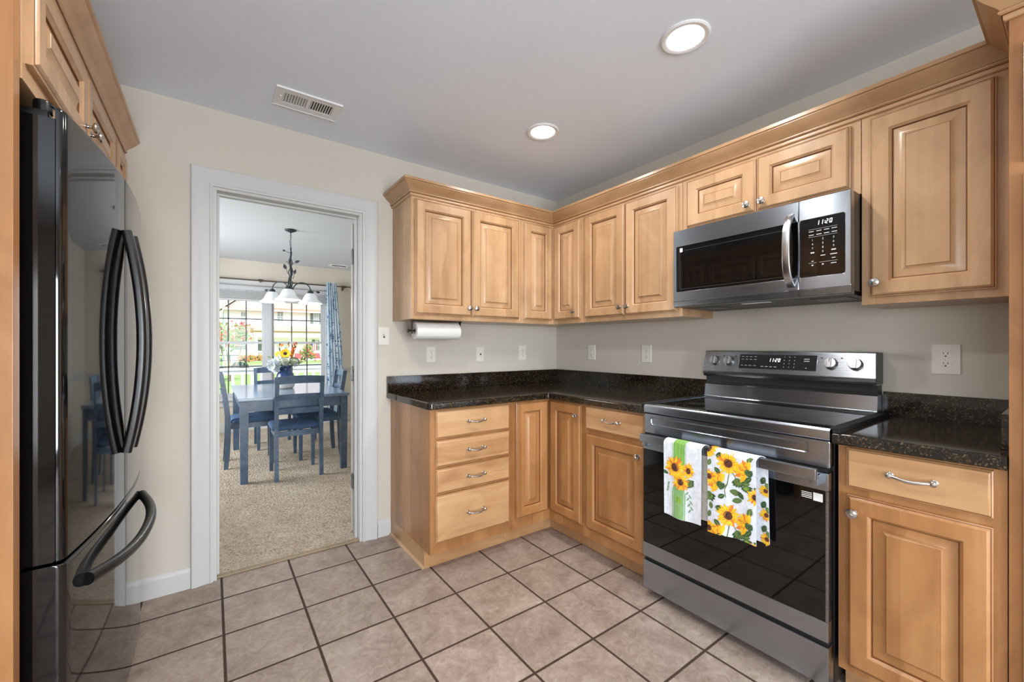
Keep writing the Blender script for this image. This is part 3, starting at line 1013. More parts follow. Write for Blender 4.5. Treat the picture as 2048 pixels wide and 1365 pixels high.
# --- countertops
def counter_edge(pts, offs, z0=0.877, z1=0.915, r=0.008):
    """outer border loop lofted with rounded edges"""
    seq = [(0.004, z0), (0.0, z0 + 0.004)] + [(r - r * math.cos(a), z1 - r + r * math.sin(a)) for a in (0, 0.5, 1.0, math.pi / 2)]
    rings = [[(p[0] - o[0] * i, p[1] - o[1] * i, z) for p, o in zip(pts, offs)] for i, z in seq]
    return MB().loft(rings, 0, True, True, True)
# L-shaped run with a rounded outer corner
r = 0.03
cx, cy = -1.457 + r, -0.635 + r
arc = [(cx - r * math.cos(a), cy - r * math.sin(a)) for a in [k * math.pi / 12 for k in range(7)]]
arco = [(-math.cos(a), -math.sin(a)) for a in [k * math.pi / 12 for k in range(7)]]
pts = [(-1.457, -0.001)] + arc + [(-0.647, -0.635), (-0.639, -0.639), (-0.635, -0.647), (-0.635, -1.359), (-0.001, -1.359), (-0.001, -0.001)]
offs = [(-1, 0)] + arco + [(-0.2, -1), (-0.7, -0.7), (-1, -0.2), (-1, -0.3), (0.0, -0.3), (0, 0)]
t = tag(counter_edge(pts, offs).build('countertop', 'black_granite', org=(-0.5, -0.5, 0.877)), 'polished black granite countertop, the L-shaped run left of the range', 'countertop')
bs = MB()
bs.box(-1.457, -0.001, -0.021, -0.001, 0.9152, 1.017, r=0.0015)
bs.box(-0.021, -0.001, -1.359, -0.0212, 0.9152, 1.017, r=0.0015)
bs.build('backsplash', 'black_granite', t)
pts = [(-0.635, -2.120), (-0.635, -2.5085), (-0.001, -2.5085), (-0.001, -2.120)]
offs = [(-1, 0.4), (-1, -0.0), (0, 0), (0, 0.4)]
t = tag(counter_edge(pts, offs).build('countertop', 'black_granite', org=(-0.3, -2.3, 0.877)), 'short black granite countertop between the range and the pantry', 'countertop')
MB().box(-0.021, -0.001, -2.5085, -2.120, 0.9152, 1.017, r=0.0015).build('backsplash', 'black_granite', t)
MB().box(-0.520, -0.0212, -2.5085, -2.4885, 0.9152, 1.017, r=0.0015).build('side_splash', 'black_granite', t)

# ------------------------------------------------------------------ range
def rrect(u0, u1, v0, v1, r, k=5):
    u0, u1 = min(u0, u1), max(u0, u1)
    pts = []
    for cu, cv, a0 in ((u1 - r, v1 - r, 0), (u0 + r, v1 - r, 90), (u0 + r, v0 + r, 180), (u1 - r, v0 + r, 270)):
        for i in range(k + 1):
            a = math.radians(a0 + 90 * i / k)
            pts.append((cu + r * math.cos(a), cv + r * math.sin(a)))
    return pts
def ring(F, pts, n):
    return [F(u, v, n) for u, v in pts]

RY0, RY1 = -1.362, -2.118
rng = thing('range', 'freestanding stainless electric range with black glass door and two towels', 'stove', (-0.33, -1.74, 0))
b = MB()
b.box(-0.602, -0.022, RY1, RY0, 0.03, 0.912, r=0.002)
b.box(-0.60, -0.45, RY1 + 0.012, RY0 - 0.012, 0.012, 0.03)
b.box(-0.6475, -0.602, RY1 + 0.006, RY0 - 0.006, 0.7755, 0.7895)
b.box(-0.645, -0.602, RY1 + 0.006, RY0 - 0.006, 0.176, 0.193)
b.build('body', 'black_satin', rng)
for y in (RY0 - 0.03, RY1 + 0.03):
    MB().lathe([(0.016, 0), (0.018, 0.004), (0.018, 0.012), (0.008, 0.016), (0.008, 0.03)], (-0.57, y, 0.0), (0, 0, 1), 16).build('foot', 'rubber_black', rng)
FRG = FR(-0.602)
fp = MB()
o = lambda i, n: ring(FRG, rrect(RY1 + 0.001 + i, RY0 - 0.001 - i, 0.790 + i, 0.8845 - i, 0.006), n)
e_ = lambda i, n: ring(FRG, rrect(-2.054 + i, -1.398 - i, 0.832 + i, 0.871 - i, 0.012 - i * 0.8), n)
fp.loft([o(0, 0), o(0, 0.040), o(0.002, 0.043), e_(-0.001, 0.043), e_(0.001, 0.0425), e_(0.004, 0.0385), e_(0.007, 0.0375)], 0, True, True, True)
fp.build('front_panel', 'brushed_steel', rng)
lip = MB()
prof = [(-0.602, 0.888), (-0.644, 0.888), (-0.648, 0.891), (-0.6485, 0.918), (-0.645, 0.925), (-0.640, 0.9285), (-0.632, 0.9285), (-0.630, 0.924), (-0.602, 0.914)]
lip.loft([[(x, y, z) for x, z in prof] for y in (RY0 - 0.0005, RY1 + 0.0005)], 0, True, True, True)
lip.build('cooktop_lip', 'brushed_steel', rng)
ct = MB().box(-0.6295, -0.106, RY1 + 0.008, RY0 - 0.008, 0.9125, 0.9255, r=0.002)
cto = ct.build('cooktop', 'cooktop_glass', rng)
for s0, s1 in ((RY0 - 0.0078, RY0 - 0.0005), (RY1 + 0.0078, RY1 + 0.0005)):
    MB().box(-0.6295, -0.106, s0, s1, 0.9125, 0.9285, r=0.0015).build('side_trim', 'dark_steel', rng)
for x, y, rr in ((-0.475, -1.545, 0.105), (-0.475, -1.945, 0.085), (-0.245, -1.545, 0.078), (-0.245, -1.945, 0.100), (-0.225, -1.745, 0.055)):
    mb = MB()
    for q in (rr, rr * 0.62):
        mb.lathe([(q, 0), (q, 0.0003), (q - 0.0018, 0.0003), (q - 0.0018, 0)], (x, y, 0.9255), (0, 0, 1), 56, cap0=False, cap1=False)
    mb.build('burner_ring', 'burner_mark', cto)
# backguard
bg = MB()
prof = [(-0.022, 0.914), (-0.104, 0.914), (-0.106, 0.931), (-0.103, 0.934), (-0.100, 0.938), (-0.092, 1.000), (-0.088, 1.004), (-0.022, 1.004)]
bg.loft([[(x, y, z) for x, z in prof] for y in (RY0 - 0.001, RY1 + 0.001)], 0, True, True, True)
bg.build('backguard', 'brushed_steel', rng)
MB().box(-0.084, -0.022, RY1 + 0.003, RY0 - 0.003, 1.0042, 1.046).box(-0.088, -0.084, -2.07, -1.45, 1.012, 1.026, r=0.002).build('vent_slot', 'black_satin', rng)
cp = MB()
prof = [(-0.022, 1.045), (-0.098, 1.045), (-0.104, 1.0455), (-0.110, 1.050), (-0.1165, 1.064), (-0.1185, 1.073), (-0.118, 1.077), (-0.0865, 1.181), (-0.083, 1.186), (-0.022, 1.186)]
cp.loft([[(x, y, z) for x, z in prof] for y in (RY0 - 0.001, RY1 + 0.001)], 0, True, True, True)
MB().box(-0.12, -0.021, RY1 - 0.0008, RY1 + 0.0009, 1.05, 1.183, r=0.0003).build('end_cap', 'black_plastic', rng)
tv = Vector((-0.0865 + 0.118, 0, 1.181 - 1.077)).normalized()
tn = Vector((-tv.z, 0, tv.x))
def FCP(u, v, n):
    p = Vector((-0.118, u, 1.077)) + tv * ((v - 1.077) / tv.z) + tn * n
    return (p.x, p.y, p.z)
for u in (-1.47, -1.535, -1.92, -1.995):
    cp.prism([(u - 0.0035, 1.155), (u + 0.0035, 1.155), (u + 0.0035, 1.161), (u - 0.0035, 1.161)], FCP, 0.0002, 0.0005, 1)
cpo = cp.build('control_panel', ['dark_steel', 'slot_dark'], rng)
disp = MB().prism(rrect(-1.903, -1.556, 1.096, 1.168, 0.002, 2), FCP, 0.0, 0.0012)
rim = MB()
rim.loft([ring(FCP, rrect(-1.905, -1.554, 1.094, 1.170, 0.003, 2), 0.0), ring(FCP, rrect(-1.905, -1.554, 1.094, 1.170, 0.003, 2), 0.0018), ring(FCP, rrect(-1.903, -1.556, 1.096, 1.168, 0.002, 2), 0.0018), ring(FCP, rrect(-1.903, -1.556, 1.096, 1.168, 0.002, 2), 0.0)])
rim.build('display_rim', 'brushed_steel', cpo)
mk = disp
def dash(Fx, u, v, w, h, n):
    mk.prism([(u - w / 2, v - h / 2), (u + w / 2, v - h / 2), (u + w / 2, v + h / 2), (u - w / 2, v + h / 2)], Fx, n, n + 0.0003, 1)
for i, u in enumerate((-1.572, -1.592, -1.612, -1.634)):
    for v in (1.157, 1.143, 1.112):
        dash(FCP, u, v, 0.012, 0.002, 0.0013)
for u in (-1.670, -1.690, -1.710, -1.730):
    dash(FCP, u, 1.109, 0.012, 0.003, 0.0013)
for i in range(3):
    for j in range(4):
        dash(FCP, -1.768 - i * 0.022, 1.158 - j * 0.016, 0.003, 0.004, 0.0013)
dash(FCP, -1.862, 1.150, 0.022, 0.004, 0.0013)
dash(FCP, -1.862, 1.140, 0.022, 0.004, 0.0013)
dash(FCP, -1.862, 1.108, 0.006, 0.003, 0.0013)
do = disp.build('display', ['black_gloss', 'panel_mark'], cpo)
seven_seg(FCP, '11:20', -1.697, 1.133, 0.0013, 0.017, -1).build('clock_digits', 'display_glow', do)
for u in (-1.424, -1.502, -1.957, -2.046):
    k = MB()
    ax = tn
    c = Vector(FCP(u, 1.132, 0.0))
    k.lathe([(0.0265, 0), (0.0265, 0.003), (0.0245, 0.006), (0.0235, 0.016), (0.0215, 0.019), (0.001, 0.0195)], c, ax, 32)
    hb = lambda a, bb, h: tuple(c + Vector((0, 1, 0)) * a + tv * bb + tn * h)
    k.prism([(-0.006, -0.021), (0.006, -0.021), (0.006, 0.021), (-0.006, 0.021)], hb, 0.018, 0.027)
    ko = k.build('knob', 'steel_handle', cpo)
    MB().prism([(-0.0008, 0.006), (0.0008, 0.006), (0.0008, 0.020), (-0.0008, 0.020)], hb, 0.0271, 0.0274).build('pointer', 'logo_dark', ko)
# oven door
od = MB()
od.box(-0.650, -0.604, RY1 + 0.002, RY0 - 0.002, 0.194, 0.775, r=0.003)
odo = od.build('oven_door', 'black_plastic', rng)
MB().box(-0.6545, -0.6502, RY1 + 0.010, RY0 - 0.003, 0.262, 0.714, r=0.001).build('glass', 'oven_glass', odo)
MB().box(-0.6575, -0.612, RY1 + 0.001, RY0 - 0.001, 0.7135, 0.7745, r=0.003).build('top_rail', 'brushed_steel', odo)
MB().box(-0.6575, -0.612, RY1 + 0.001, RY0 - 0.001, 0.1935, 0.2625, r=0.003).build('bottom_rail', 'brushed_steel', odo)
MB().box(-0.6558, -0.650, RY1 + 0.001, RY1 + 0.010, 0.263, 0.713, r=0.001).build('edge_trim', 'dark_steel', odo)
hd = MB()
hd.box(-0.712, -0.690, -2.098, -1.382, 0.757, 0.795, r=0.004)
hd.box(-0.692, -0.656, -2.098, -2.070, 0.735, 0.772, r=0.003)
hd.box(-0.692, -0.656, -1.410, -1.382, 0.735, 0.772, r=0.003)
hd.build('handle', 'brushed_steel', odo)
st = MB()
FOD = FR(-0.6547)
st.prism([(-2.100, 0.672), (-2.072, 0.672), (-2.072, 0.700), (-2.100, 0.700)], FOD, 0, 0.0004)
for k in range(4):
    st.prism([(-2.068, 0.676 + k * 0.006), (-2.036, 0.676 + k * 0.006), (-2.036, 0.6785 + k * 0.006), (-2.068, 0.6785 + k * 0.006)], FOD, 0, 0.0004)
st.build('sticker', 'sticker_white', odo)
dr = MB().box(-0.6560, -0.606, RY1 + 0.001, RY0 - 0.001, 0.040, 0.1755, r=0.003)
dr.build('drawer', 'brushed_steel', rng)

for nm, y0, y1, lab in (('left', -1.3685, -1.338, 'thin black gap cover strip between the L-shaped counter and the range'), ('right', -2.1115, -2.142, 'thin black gap cover strip between the range and the short counter')):
    inner = y0
    side = -1 if y1 < y0 else 1
    m = MB().box(-0.640, -0.030 if nm == 'left' else -0.025, y0, y1, 0.9290, 0.9312, r=0.0008)
    ym = RY0 + 0.0032 if nm == 'left' else RY1 - 0.0032
    m.box(-0.634, -0.030, ym, y1, 0.9153, 0.9290)
    tag(m.build('gap_cover', 'rubber_black', org=(-0.33, y0, 0.9153)), lab, 'gap cover', 'counter gap covers')

# ------------------------------------------------------------------ over-the-range microwave
mw = thing('microwave', 'stainless over-the-range microwave with black glass and curved handle', 'microwave', (-0.2, -1.745, 1.41))
MY0, MY1 = -1.3735, -2.1155
m = MB()
m.box(-0.385, -0.002, MY1, MY0, 1.425, 1.8055, r=0.003)
m.build('body', 'black_plastic', mw)
und = MB()
und.box(-0.375, -0.012, MY1 + 0.01, MY0 - 0.01, 1.412, 1.425)
und.build('underside', 'black_satin', mw)
for y0, y1 in ((-1.55, -1.42), (-2.07, -1.94)):
    g = MB()
    g.box(-0.30, -0.16, y0, y1, 1.4105, 1.4118)
    for k in range(9):
        x = -0.295 + k * 0.0155
        g.box(x, x + 0.006, y0, y1, 1.4085, 1.4105)
    g.build('grease_filter', 'dark_steel', mw)
MB().box(-0.345, -0.31, -1.80, -1.68, 1.4095, 1.4119, r=0.001).build('task_light', 'white_enamel', mw)
FM = FR(-0.385)
def steelface(u0, u1, holes, nm, par):
    """front panel with a rectangular opening"""
    s = MB()
    (a, b_, c, d_, rr) = holes
    O = lambda i, n: ring(FM, rrect(u0 + i, u1 - i, 1.4405 + (i if i > 0 else 0), 1.8045 - i, 0.004), n)
    I = lambda i, n: ring(FM, rrect(a - i, b_ + i, c - i, d_ + i, rr), n)
    s.loft([O(0, 0), O(0, 0.033), O(0.002, 0.035), I(0.0012, 0.035), I(0, 0.034), I(0, 0.028)], 0, True, False, False)
    return s.build(nm, 'brushed_steel', par)
do = steelface(-1.9430, MY0, (-1.9415, -1.389, 1.490, 1.722, 0.006), 'door', mw)
MB().prism(rrect(-1.9420, -1.387, 1.488, 1.724, 0.006), FM, 0.0, 0.0305).build('glass', 'oven_glass', do)
wd = MB()
wd.loft([ring(FM, rrect(-1.885, -1.408, 1.502, 1.700, 0.008), n) for n in (0.0305, 0.0309)] + [ring(FM, rrect(-1.882, -1.411, 1.505, 1.697, 0.006), n) for n in (0.0309, 0.0305)])
wd.build('window_border', 'black_satin', do)
text_mb('SAMSUNG', 0.0125, lambda a, b, h: FM(-1.745 - a * 1.15, 1.470 + b, 0.0350 + h)).build('logo', 'logo_dark', do)
sk = MB()
sk.prism([(-1.423, 1.693), (-1.408, 1.693), (-1.408, 1.713), (-1.423, 1.713)], FM, 0.0306, 0.031)
sk.build('sticker', 'sticker_white', do)
h = MB()
path, ups = [], []
for i in range(17):
    tt = -1 + 2 * i / 16
    z = 1.607 + tt * 0.147
    n = 0.034 + 0.050 * (1 - abs(tt) ** 3.0) ** 0.8
    path.append(FM(-1.915, z, n))
for i in range(17):
    a = Vector(path[max(i - 1, 0)])
    c = Vector(path[min(i + 1, 16)])
    dd = (c - a).normalized()
    ups.append((Vector((0, 1, 0)), dd.cross(Vector((0, 1, 0))).normalized()))
h.sweep(rrect(-0.0145, 0.0145, -0.006, 0.006, 0.004, 3), path, ups)
h.build('handle', 'steel_handle', do)
po = steelface(MY1, -1.9440, (-2.097, -1.9455, 1.490, 1.722, 0.008), 'control_panel', mw)
mk = MB().prism(rrect(-2.099, -1.945, 1.488, 1.724, 0.008), FM, 0.0, 0.0305)
seven_seg(FM, '11:20', -2.003, 1.694, 0.0306, 0.017, -1).build('clock_digits', 'display_glow', po)
for r_ in range(3):
    for c_ in range(3):
        n_ = r_ * 3 + c_ + 1
        text_mb(str(n_), 0.011, lambda a, b, h, u=-1.990 - c_ * 0.035, v=1.636 - r_ * 0.0165: FM(u - a, v + b, 0.0306 + h)).build('key_digit', 'panel_mark', po)
text_mb('0', 0.011, lambda a, b, h: FM(-2.025 - a, 1.5865 + b, 0.0306 + h)).build('key_digit', 'panel_mark', po)
dash(FM, -2.024, 1.679, 0.096, 0.0008, 0.0306)
dash(FM, -2.024, 1.649, 0.096, 0.0008, 0.0306)
dash(FM, -1.990, 1.545, 0.028, 0.0008, 0.0306)
dash(FM, -2.043, 1.545, 0.060, 0.0008, 0.0306)
for u in (-1.986, -2.012, -2.037, -2.062):
    for v in (1.671, 1.657):
        dash(FM, u, v, 0.017, 0.0028, 0.0306)
dash(FM, -1.990, 1.586, 0.013, 0.005, 0.0306)
dash(FM, -2.060, 1.588, 0.015, 0.005, 0.0306)
dash(FM, -2.060, 1.571, 0.022, 0.0035, 0.0306)
dash(FM, -2.025, 1.571, 0.016, 0.003, 0.0306)
dash(FM, -2.060, 1.556, 0.012, 0.003, 0.0306)
dash(FM, -1.990, 1.552, 0.007, 0.0025, 0.0306)
dash(FM, -1.990, 1.536, 0.006, 0.005, 0.0306)
dash(FM, -2.025, 1.536, 0.006, 0.005, 0.0306)
dash(FM, -2.060, 1.536, 0.018, 0.003, 0.0306)
mk.build('glass', ['black_gloss', 'panel_mark'], po)
lo = MB()
for u0, u1 in ((-1.9430, MY0), (MY1, -1.9440)):
    prof = [(0.0, 1.4120), (0.027, 1.4125), (0.030, 1.415), (0.0348, 1.438), (0.0348, 1.4400), (0.0, 1.4400)]
    lo.loft([[FM(u, v, n) for n, v in prof] for u in (u0, u1)], 0, True, True, True)
lo.build('lower_strip', 'dark_steel', mw)

# ------------------------------------------------------------------ refrigerator
fr = thing('refrigerator', 'glossy black french-door refrigerator with bowed handles and bottom freezer', 'refrigerator', (-3.0, -0.76, 0))
FY0, FY1 = -1.222, -0.300
def fx(y):
    return -2.597 - 0.13 * (y + 0.6) ** 2
b = MB()
b.box(-3.36, -2.735, FY0 + 0.004, FY1 - 0.004, 0.03, 1.744, r=0.004)
b.build('body', 'black_satin', fr)
MB().box(-3.30, -2.72, FY0 + 0.02, FY1 - 0.02, 0.0, 0.03).build('base_grille', 'black_plastic', fr)
def bowed(y0, y1, z0, z1, r0, r1, name, lip=None):
    """door leaf: bowed front skin with rounded vertical edges"""
    ys = []
    N = 30
    for i in range(N + 1):
        ys.append(y0 + (y1 - y0) * i / N)
    extra = [y0 + r0 * k for k in (0.06, 0.15, 0.3, 0.5, 0.75)] + [y1 - r1 * k for k in (0.06, 0.15, 0.3, 0.5, 0.75)]
    ys = sorted(set(ys + extra))
    def X(y):
        x = fx(y)
        a = y - y0
        if a < r0:
            x -= r0 - math.sqrt(max(0, r0 * r0 - (r0 - a) ** 2))
        a = y1 - y
        if a < r1:
            x -= r1 - math.sqrt(max(0, r1 * r1 - (r1 - a) ** 2))
        return x
    xb = -2.662 if lip else -2.722
    poly = [(X(y), y) for y in ys] + [(xb, y1), (xb, y0)]
    rt = 0.010
    zs = [(z0, 0.004), (z0 + 0.004, 0.0)] + [(z1 - rt + rt * math.sin(a), rt * (1 - math.cos(a))) for a in (0, 0.4, 0.8, 1.2, math.pi / 2)]
    m = MB()
    nf = len(ys)
    m.loft([[(x - (dx if i < nf else 0), y, z) for i, (x, y) in enumerate(poly)] for z, dx in zs], 0, True, True, True)
    if lip:
        m.box(-2.722, -2.662, y0, y1, z0, lip)
    return m.build(name, 'black_gloss', fr, sharp=28)
dl = bowed(FY0, -0.7625, 0.707, 1.775, 0.016, 0.004, 'door', 1.746)
drr = bowed(-0.7575, FY1, 0.707, 1.775, 0.004, 0.016, 'door', 1.746)
fz = bowed(FY0, FY1, 0.070, 0.699, 0.016, 0.016, 'freezer_drawer')
MB().box(-2.735, -2.722, FY0 + 0.01, FY1 - 0.01, 0.072, 1.742).build('gasket', 'rubber_black', fr)
def bow_handle(y, side, par):
    pts, ups = [], []
    N = 24
    for i in range(N + 1):
        tt = -1 + 2 * i / N
        z = 1.228 + tt * 0.360
        n = 0.012 + 0.038 * (1 - tt * tt)
        pts.append((fx(y) + n, y + side * 0.006 * (1 - tt * tt), z))
    for i in range(N + 1):
        a, c = Vector(pts[max(i - 1, 0)]), Vector(pts[min(i + 1, N)])
        dd = (c - a).normalized()
        ups.append((Vector((0, 1, 0)), dd.cross(Vector((0, 1, 0))).normalized()))
    m = MB().sweep(rrect(-0.016, 0.016, -0.013, 0.013, 0.009, 4), pts, ups)
    return m.build('handle', 'black_plastic', par)
bow_handle(-0.806, -1, dl)
bow_handle(-0.714, 1, drr)
pts = []
N = 26
for i in range(N + 1):
    tt = -1 + 2 * i / N
    y = -0.76 + tt * 0.365
    pts.append((fx(y) + 0.006 + 0.048 * (1 - abs(tt) ** 2.6), y, 0.612 - 0.020 * (1 - tt * tt)))
MB().tube(pts, [0.017] + [0.0155] * (N - 1) + [0.017], 14).build('handle', 'black_plastic', fz)
for y in (FY0 + 0.040, FY1 - 0.040):
    h = MB()
    h.box(-2.790, -2.676, y - 0.030, y + 0.030, 1.7662 if False else 1.7465, 1.766, r=0.004)
    h.lathe([(0.0165, 0), (0.0165, 0.024), (0.014, 0.028), (0.001, 0.029)], (-2.690, y - 0.006, 1.7655), (0, 0, 1), 20)
    h.build('hinge_cover', 'black_plastic', fr)

# ------------------------------------------------------------------ wall plates
def plate(F, u, v, w, h, label, cat, name, kind):
    t = thing(name, label, cat, F(u, v, 0))
    p = MB()
    p.loft([ring(F, rrect(u - w / 2 + i, u + w / 2 - i, v - h / 2 + i, v + h / 2 - i, 0.004), n) for i, n in ((0, 0.0003), (0, 0.003), (0.002, 0.0052), (0.006, 0.0060))], 0, True, True, True)
    p.build('cover_plate', 'plate_plastic', t)
    if kind == 'duplex':
        for s in (-1, 1):
            c = v + s * 0.0195
            fce = MB()
            pts = []
            for k in range(28):
                a = 2 * math.pi * k / 28
                pts.append((u + 0.0170 * math.cos(a), c + max(-0.0125, min(0.0125, 0.0170 * math.sin(a)))))
            fce.loft([ring(F, pts, 0.006), ring(F, pts, 0.0072), ring(F, [(u + (a - u) * 0.93, c + (b - c) * 0.93) for a, b in pts], 0.0077)], 0, True, True, True)
            rc = fce.build('receptacle', 'plate_plastic', t)
            sl = MB()
            sl.prism([(u - 0.0072, c), (u - 0.0052, c), (u - 0.0052, c + 0.008), (u - 0.0072, c + 0.008)], F, 0.0077, 0.0079)
            sl.prism([(u + 0.0052, c + 0.001), (u + 0.0072, c + 0.001), (u + 0.0072, c + 0.008), (u + 0.0052, c + 0.008)], F, 0.0077, 0.0079)
            sl.prism([(u + 0.003 * math.cos(q), c - 0.0065 + 0.003 * math.sin(q)) for q in [k * math.pi / 6 for k in range(12)]], F, 0.0077, 0.0079)
            sl.build('slots', 'slot_dark', rc)
        MB().lathe([(0.0028, 0), (0.0028, 0.0006), (0.001, 0.0012)], F(u, v, 0.006), Vector(F(u, v, 1)) - Vector(F(u, v, 0)), 10).build('screw', 'satin_nickel', t)
    elif kind == 'decora':
        d = MB().prism(rrect(u - 0.0165, u + 0.0165, v - 0.033, v + 0.033, 0.002, 2), F, 0.006, 0.0078)
        dd = d.build('insert', 'plate_plastic', t)
        sl = MB()
        for s in (-1, 1):
            c = v + s * 0.021
            for q in (-0.0062, 0.0062):
                sl.prism([(u + q - 0.001, c - 0.004), (u + q + 0.001, c - 0.004), (u + q + 0.001, c + 0.004), (u + q - 0.001, c + 0.004)], F, 0.0078, 0.008)
            sl.prism([(u + 0.0025 * math.cos(q), c - 0.0085 + 0.0025 * math.sin(q)) for q in [k * math.pi / 6 for k in range(12)]], F, 0.0078, 0.008)
        sl.build('slots', 'slot_dark', dd)
        bt = MB()
        for s in (-1, 1):
            bt.prism(rrect(u - 0.007, u + 0.007, v + s * 0.0055 - 0.0035, v + s * 0.0055 + 0.0035, 0.001, 2), F, 0.0078, 0.0092)
        bt.build('buttons', 'plate_plastic', dd)
    elif kind == 'phone':
        MB().prism(rrect(u - 0.0065, u + 0.0065, v - 0.006, v + 0.006, 0.001, 2), F, 0.006, 0.0064).build('jack', 'slot_dark', t)
    elif kind == 'switch':
        MB().prism(rrect(u - 0.0055, u + 0.0055, v - 0.012, v + 0.012, 0.001, 2), F, 0.006, 0.007).build('toggle_slot', 'slot_dark', t)
        tg = MB()
        tg.loft([ring(F, rrect(u - 0.0045, u + 0.0045, v - 0.004, v + 0.008, 0.001, 2), 0.006), ring(F, rrect(u - 0.0038, u + 0.0038, v + 0.004, v + 0.011, 0.001, 2), 0.017)], 0, True, True, True)
        tg.build('toggle', 'plate_plastic', t)
    return t
F0, FR0 = FB(0), FR(0)
plate(F0, -1.474, 1.276, 0.072, 0.116, 'white light switch on the wall between doorway casing and wall cabinet', 'switch', 'light_switch', 'switch')
plate(F0, -1.148, 1.154, 0.069, 0.112, 'white double outlet under the paper towel roll, left of the phone jack', 'outlet', 'wall_outlet', 'duplex')
plate(F0, -0.754, 1.150, 0.066, 0.112, 'white phone jack plate between two outlets above the backsplash', 'phone jack', 'phone_jack', 'phone')
plate(F0, -0.362, 1.157, 0.070, 0.118, 'white double outlet right of the phone jack, nearest the corner on the doorway wall', 'outlet', 'wall_outlet', 'duplex')
plate(FR0, -0.406, 1.163, 0.074, 0.116, 'white outlet with square insert and two buttons right of the corner', 'outlet', 'wall_outlet', 'decora')
plate(FR0, -0.902, 1.160, 0.078, 0.118, 'white double outlet on the wall just left of the range', 'outlet', 'wall_outlet', 'duplex')
plate(FR0, -2.305, 1.160, 0.083, 0.121, 'large white double outlet on the wall right of the range', 'outlet', 'wall_outlet', 'duplex')

# ------------------------------------------------------------------ paper towels
t = thing('paper_towel_holder', 'dark metal paper towel holder screwed under the wall cabinet', 'holder', (-1.2, -0.2, 1.372))
MB().box(-1.372, -1.025, -0.212, -0.188, 1.3665, 1.3715, r=0.001).build('mounting_plate', 'dark_bronze', t)
for x in (-1.366, -1.034):
    MB().box(x - 0.003, x + 0.003, -0.210, -0.190, 1.288, 1.369, r=0.0015).build('arm', 'dark_bronze', t)
MB().cyl((-1.392, -0.2, 1.307), (-1.028, -0.2, 1.307), 0.0065, 14).lathe([(0.0065, 0), (0.011, 0.003), (0.011, 0.010), (0.004, 0.013)], (-1.385, -0.2, 1.307), (-1, 0, 0), 16).build('rod', 'dark_bronze', t)
rl = MB()
rl.lathe([(0.021, 0), (0.0515, 0.0), (0.053, 0.0015), (0.053, 0.2985), (0.0515, 0.30), (0.021, 0.30), (0.021, 0.0)], (-1.352, -0.2, 1.307), (1, 0, 0), 48, cap0=False, cap1=False)
rl.loft([[(-1.352 + dx, -0.2 - 0.0530 * math.cos(a) - 0.0008, 1.307 + 0.0530 * math.sin(a)) for a in (0.0, -0.25, -0.5, -0.7)] for dx in (0, 0.30)], 0, False)
tag(rl.build('paper_towel_roll', 'paper_towel', org=(-1.2, -0.2, 1.307)), 'white paper towel roll hanging under the wall cabinet', 'paper towels')

# ------------------------------------------------------------------ dish towels over the oven handle
TOWEL_MATS = ['towel_white', 'towel_back', 'gold_petal', 'petal_yellow', 'petal_orange', 'flower_brown', 'flower_dark', 'leaf_green', 'leaf_dark', 'bud_green', 'band_green', 'jar_green', 'sage_line', 'vein_green']
TI = {n: i for i, n in enumerate(TOWEL_MATS)}

def clip(poly, w, l):
    for ax, lim, sgn in ((0, 0, 1), (0, w, -1), (1, -0.006, 1), (1, l, -1)):
        out = []
        for i in range(len(poly)):
            a, b = poly[i - 1], poly[i]
            ia, ib = sgn * (a[ax] - lim) >= 0, sgn * (b[ax] - lim) >= 0
            if ia != ib:
                q = (lim - a[ax]) / (b[ax] - a[ax])
                out.append((a[0] + q * (b[0] - a[0]), a[1] + q * (b[1] - a[1])))
            if ib:
                out.append(b)
        poly = out
        if len(poly) < 3:
            return []
    return poly

def petal(cx, cy, ang, r0, r1, w):
    d, e2 = (math.cos(ang), math.sin(ang)), (-math.sin(ang), math.cos(ang))
    pts = []
    L = r1 - r0
    for k, ww in ((0, 0.25), (0.25, 0.8), (0.55, 1.0), (0.8, 0.65), (1.0, 0.0), (0.8, -0.65), (0.55, -1.0), (0.25, -0.8), (0, -0.25)):
        a = r0 + L * k
        pts.append((cx + d[0] * a + e2[0] * w * ww, cy + d[1] * a + e2[1] * w * ww))
    return pts

def flower(S, cx, cy, R, rg, dark=False, n=17, tilt=1.0):
    for layer, (mat, k, off) in enumerate((('gold_petal', 1.0, 0), ('petal_yellow', 0.86, 0.5))):
        for i in range(n):
            a = 2 * math.pi * (i + off) / n + rg.uniform(-0.12, 0.12)
            pl = petal(0, 0, a, R * 0.22, R * k * rg.uniform(0.85, 1.12), R * 0.125)
            S.append((mat if rg.random() > 0.2 else 'petal_orange', [(cx + x * tilt, cy + y) for x, y in pl]))
    for i in range(n):
        a = 2 * math.pi * i / n + rg.uniform(-0.1, 0.1)
        pl = petal(0, 0, a, R * 0.2, R * rg.uniform(0.5, 0.66), R * 0.045)
        S.append(('petal_orange', [(cx + x * tilt, cy + y) for x, y in pl]))
    circ = lambda r: [(cx + tilt * r * math.cos(q), cy + r * math.sin(q)) for q in [2 * math.pi * j / 18 for j in range(18)]]
    S.append(('flower_brown', circ(R * 0.36)))
    S.append(('flower_dark', circ(R * (0.31 if dark else 0.22))))
    S.append(('flower_brown', circ(R * 0.10)))

def leaf(S, cx, cy, ang, L, w, mat='leaf_dark'):
    S.append((mat, petal(cx, cy, ang, 0, L, w)))
    S.append(('vein_green', petal(cx, cy, ang, L * 0.05, L * 0.85, w * 0.08)))

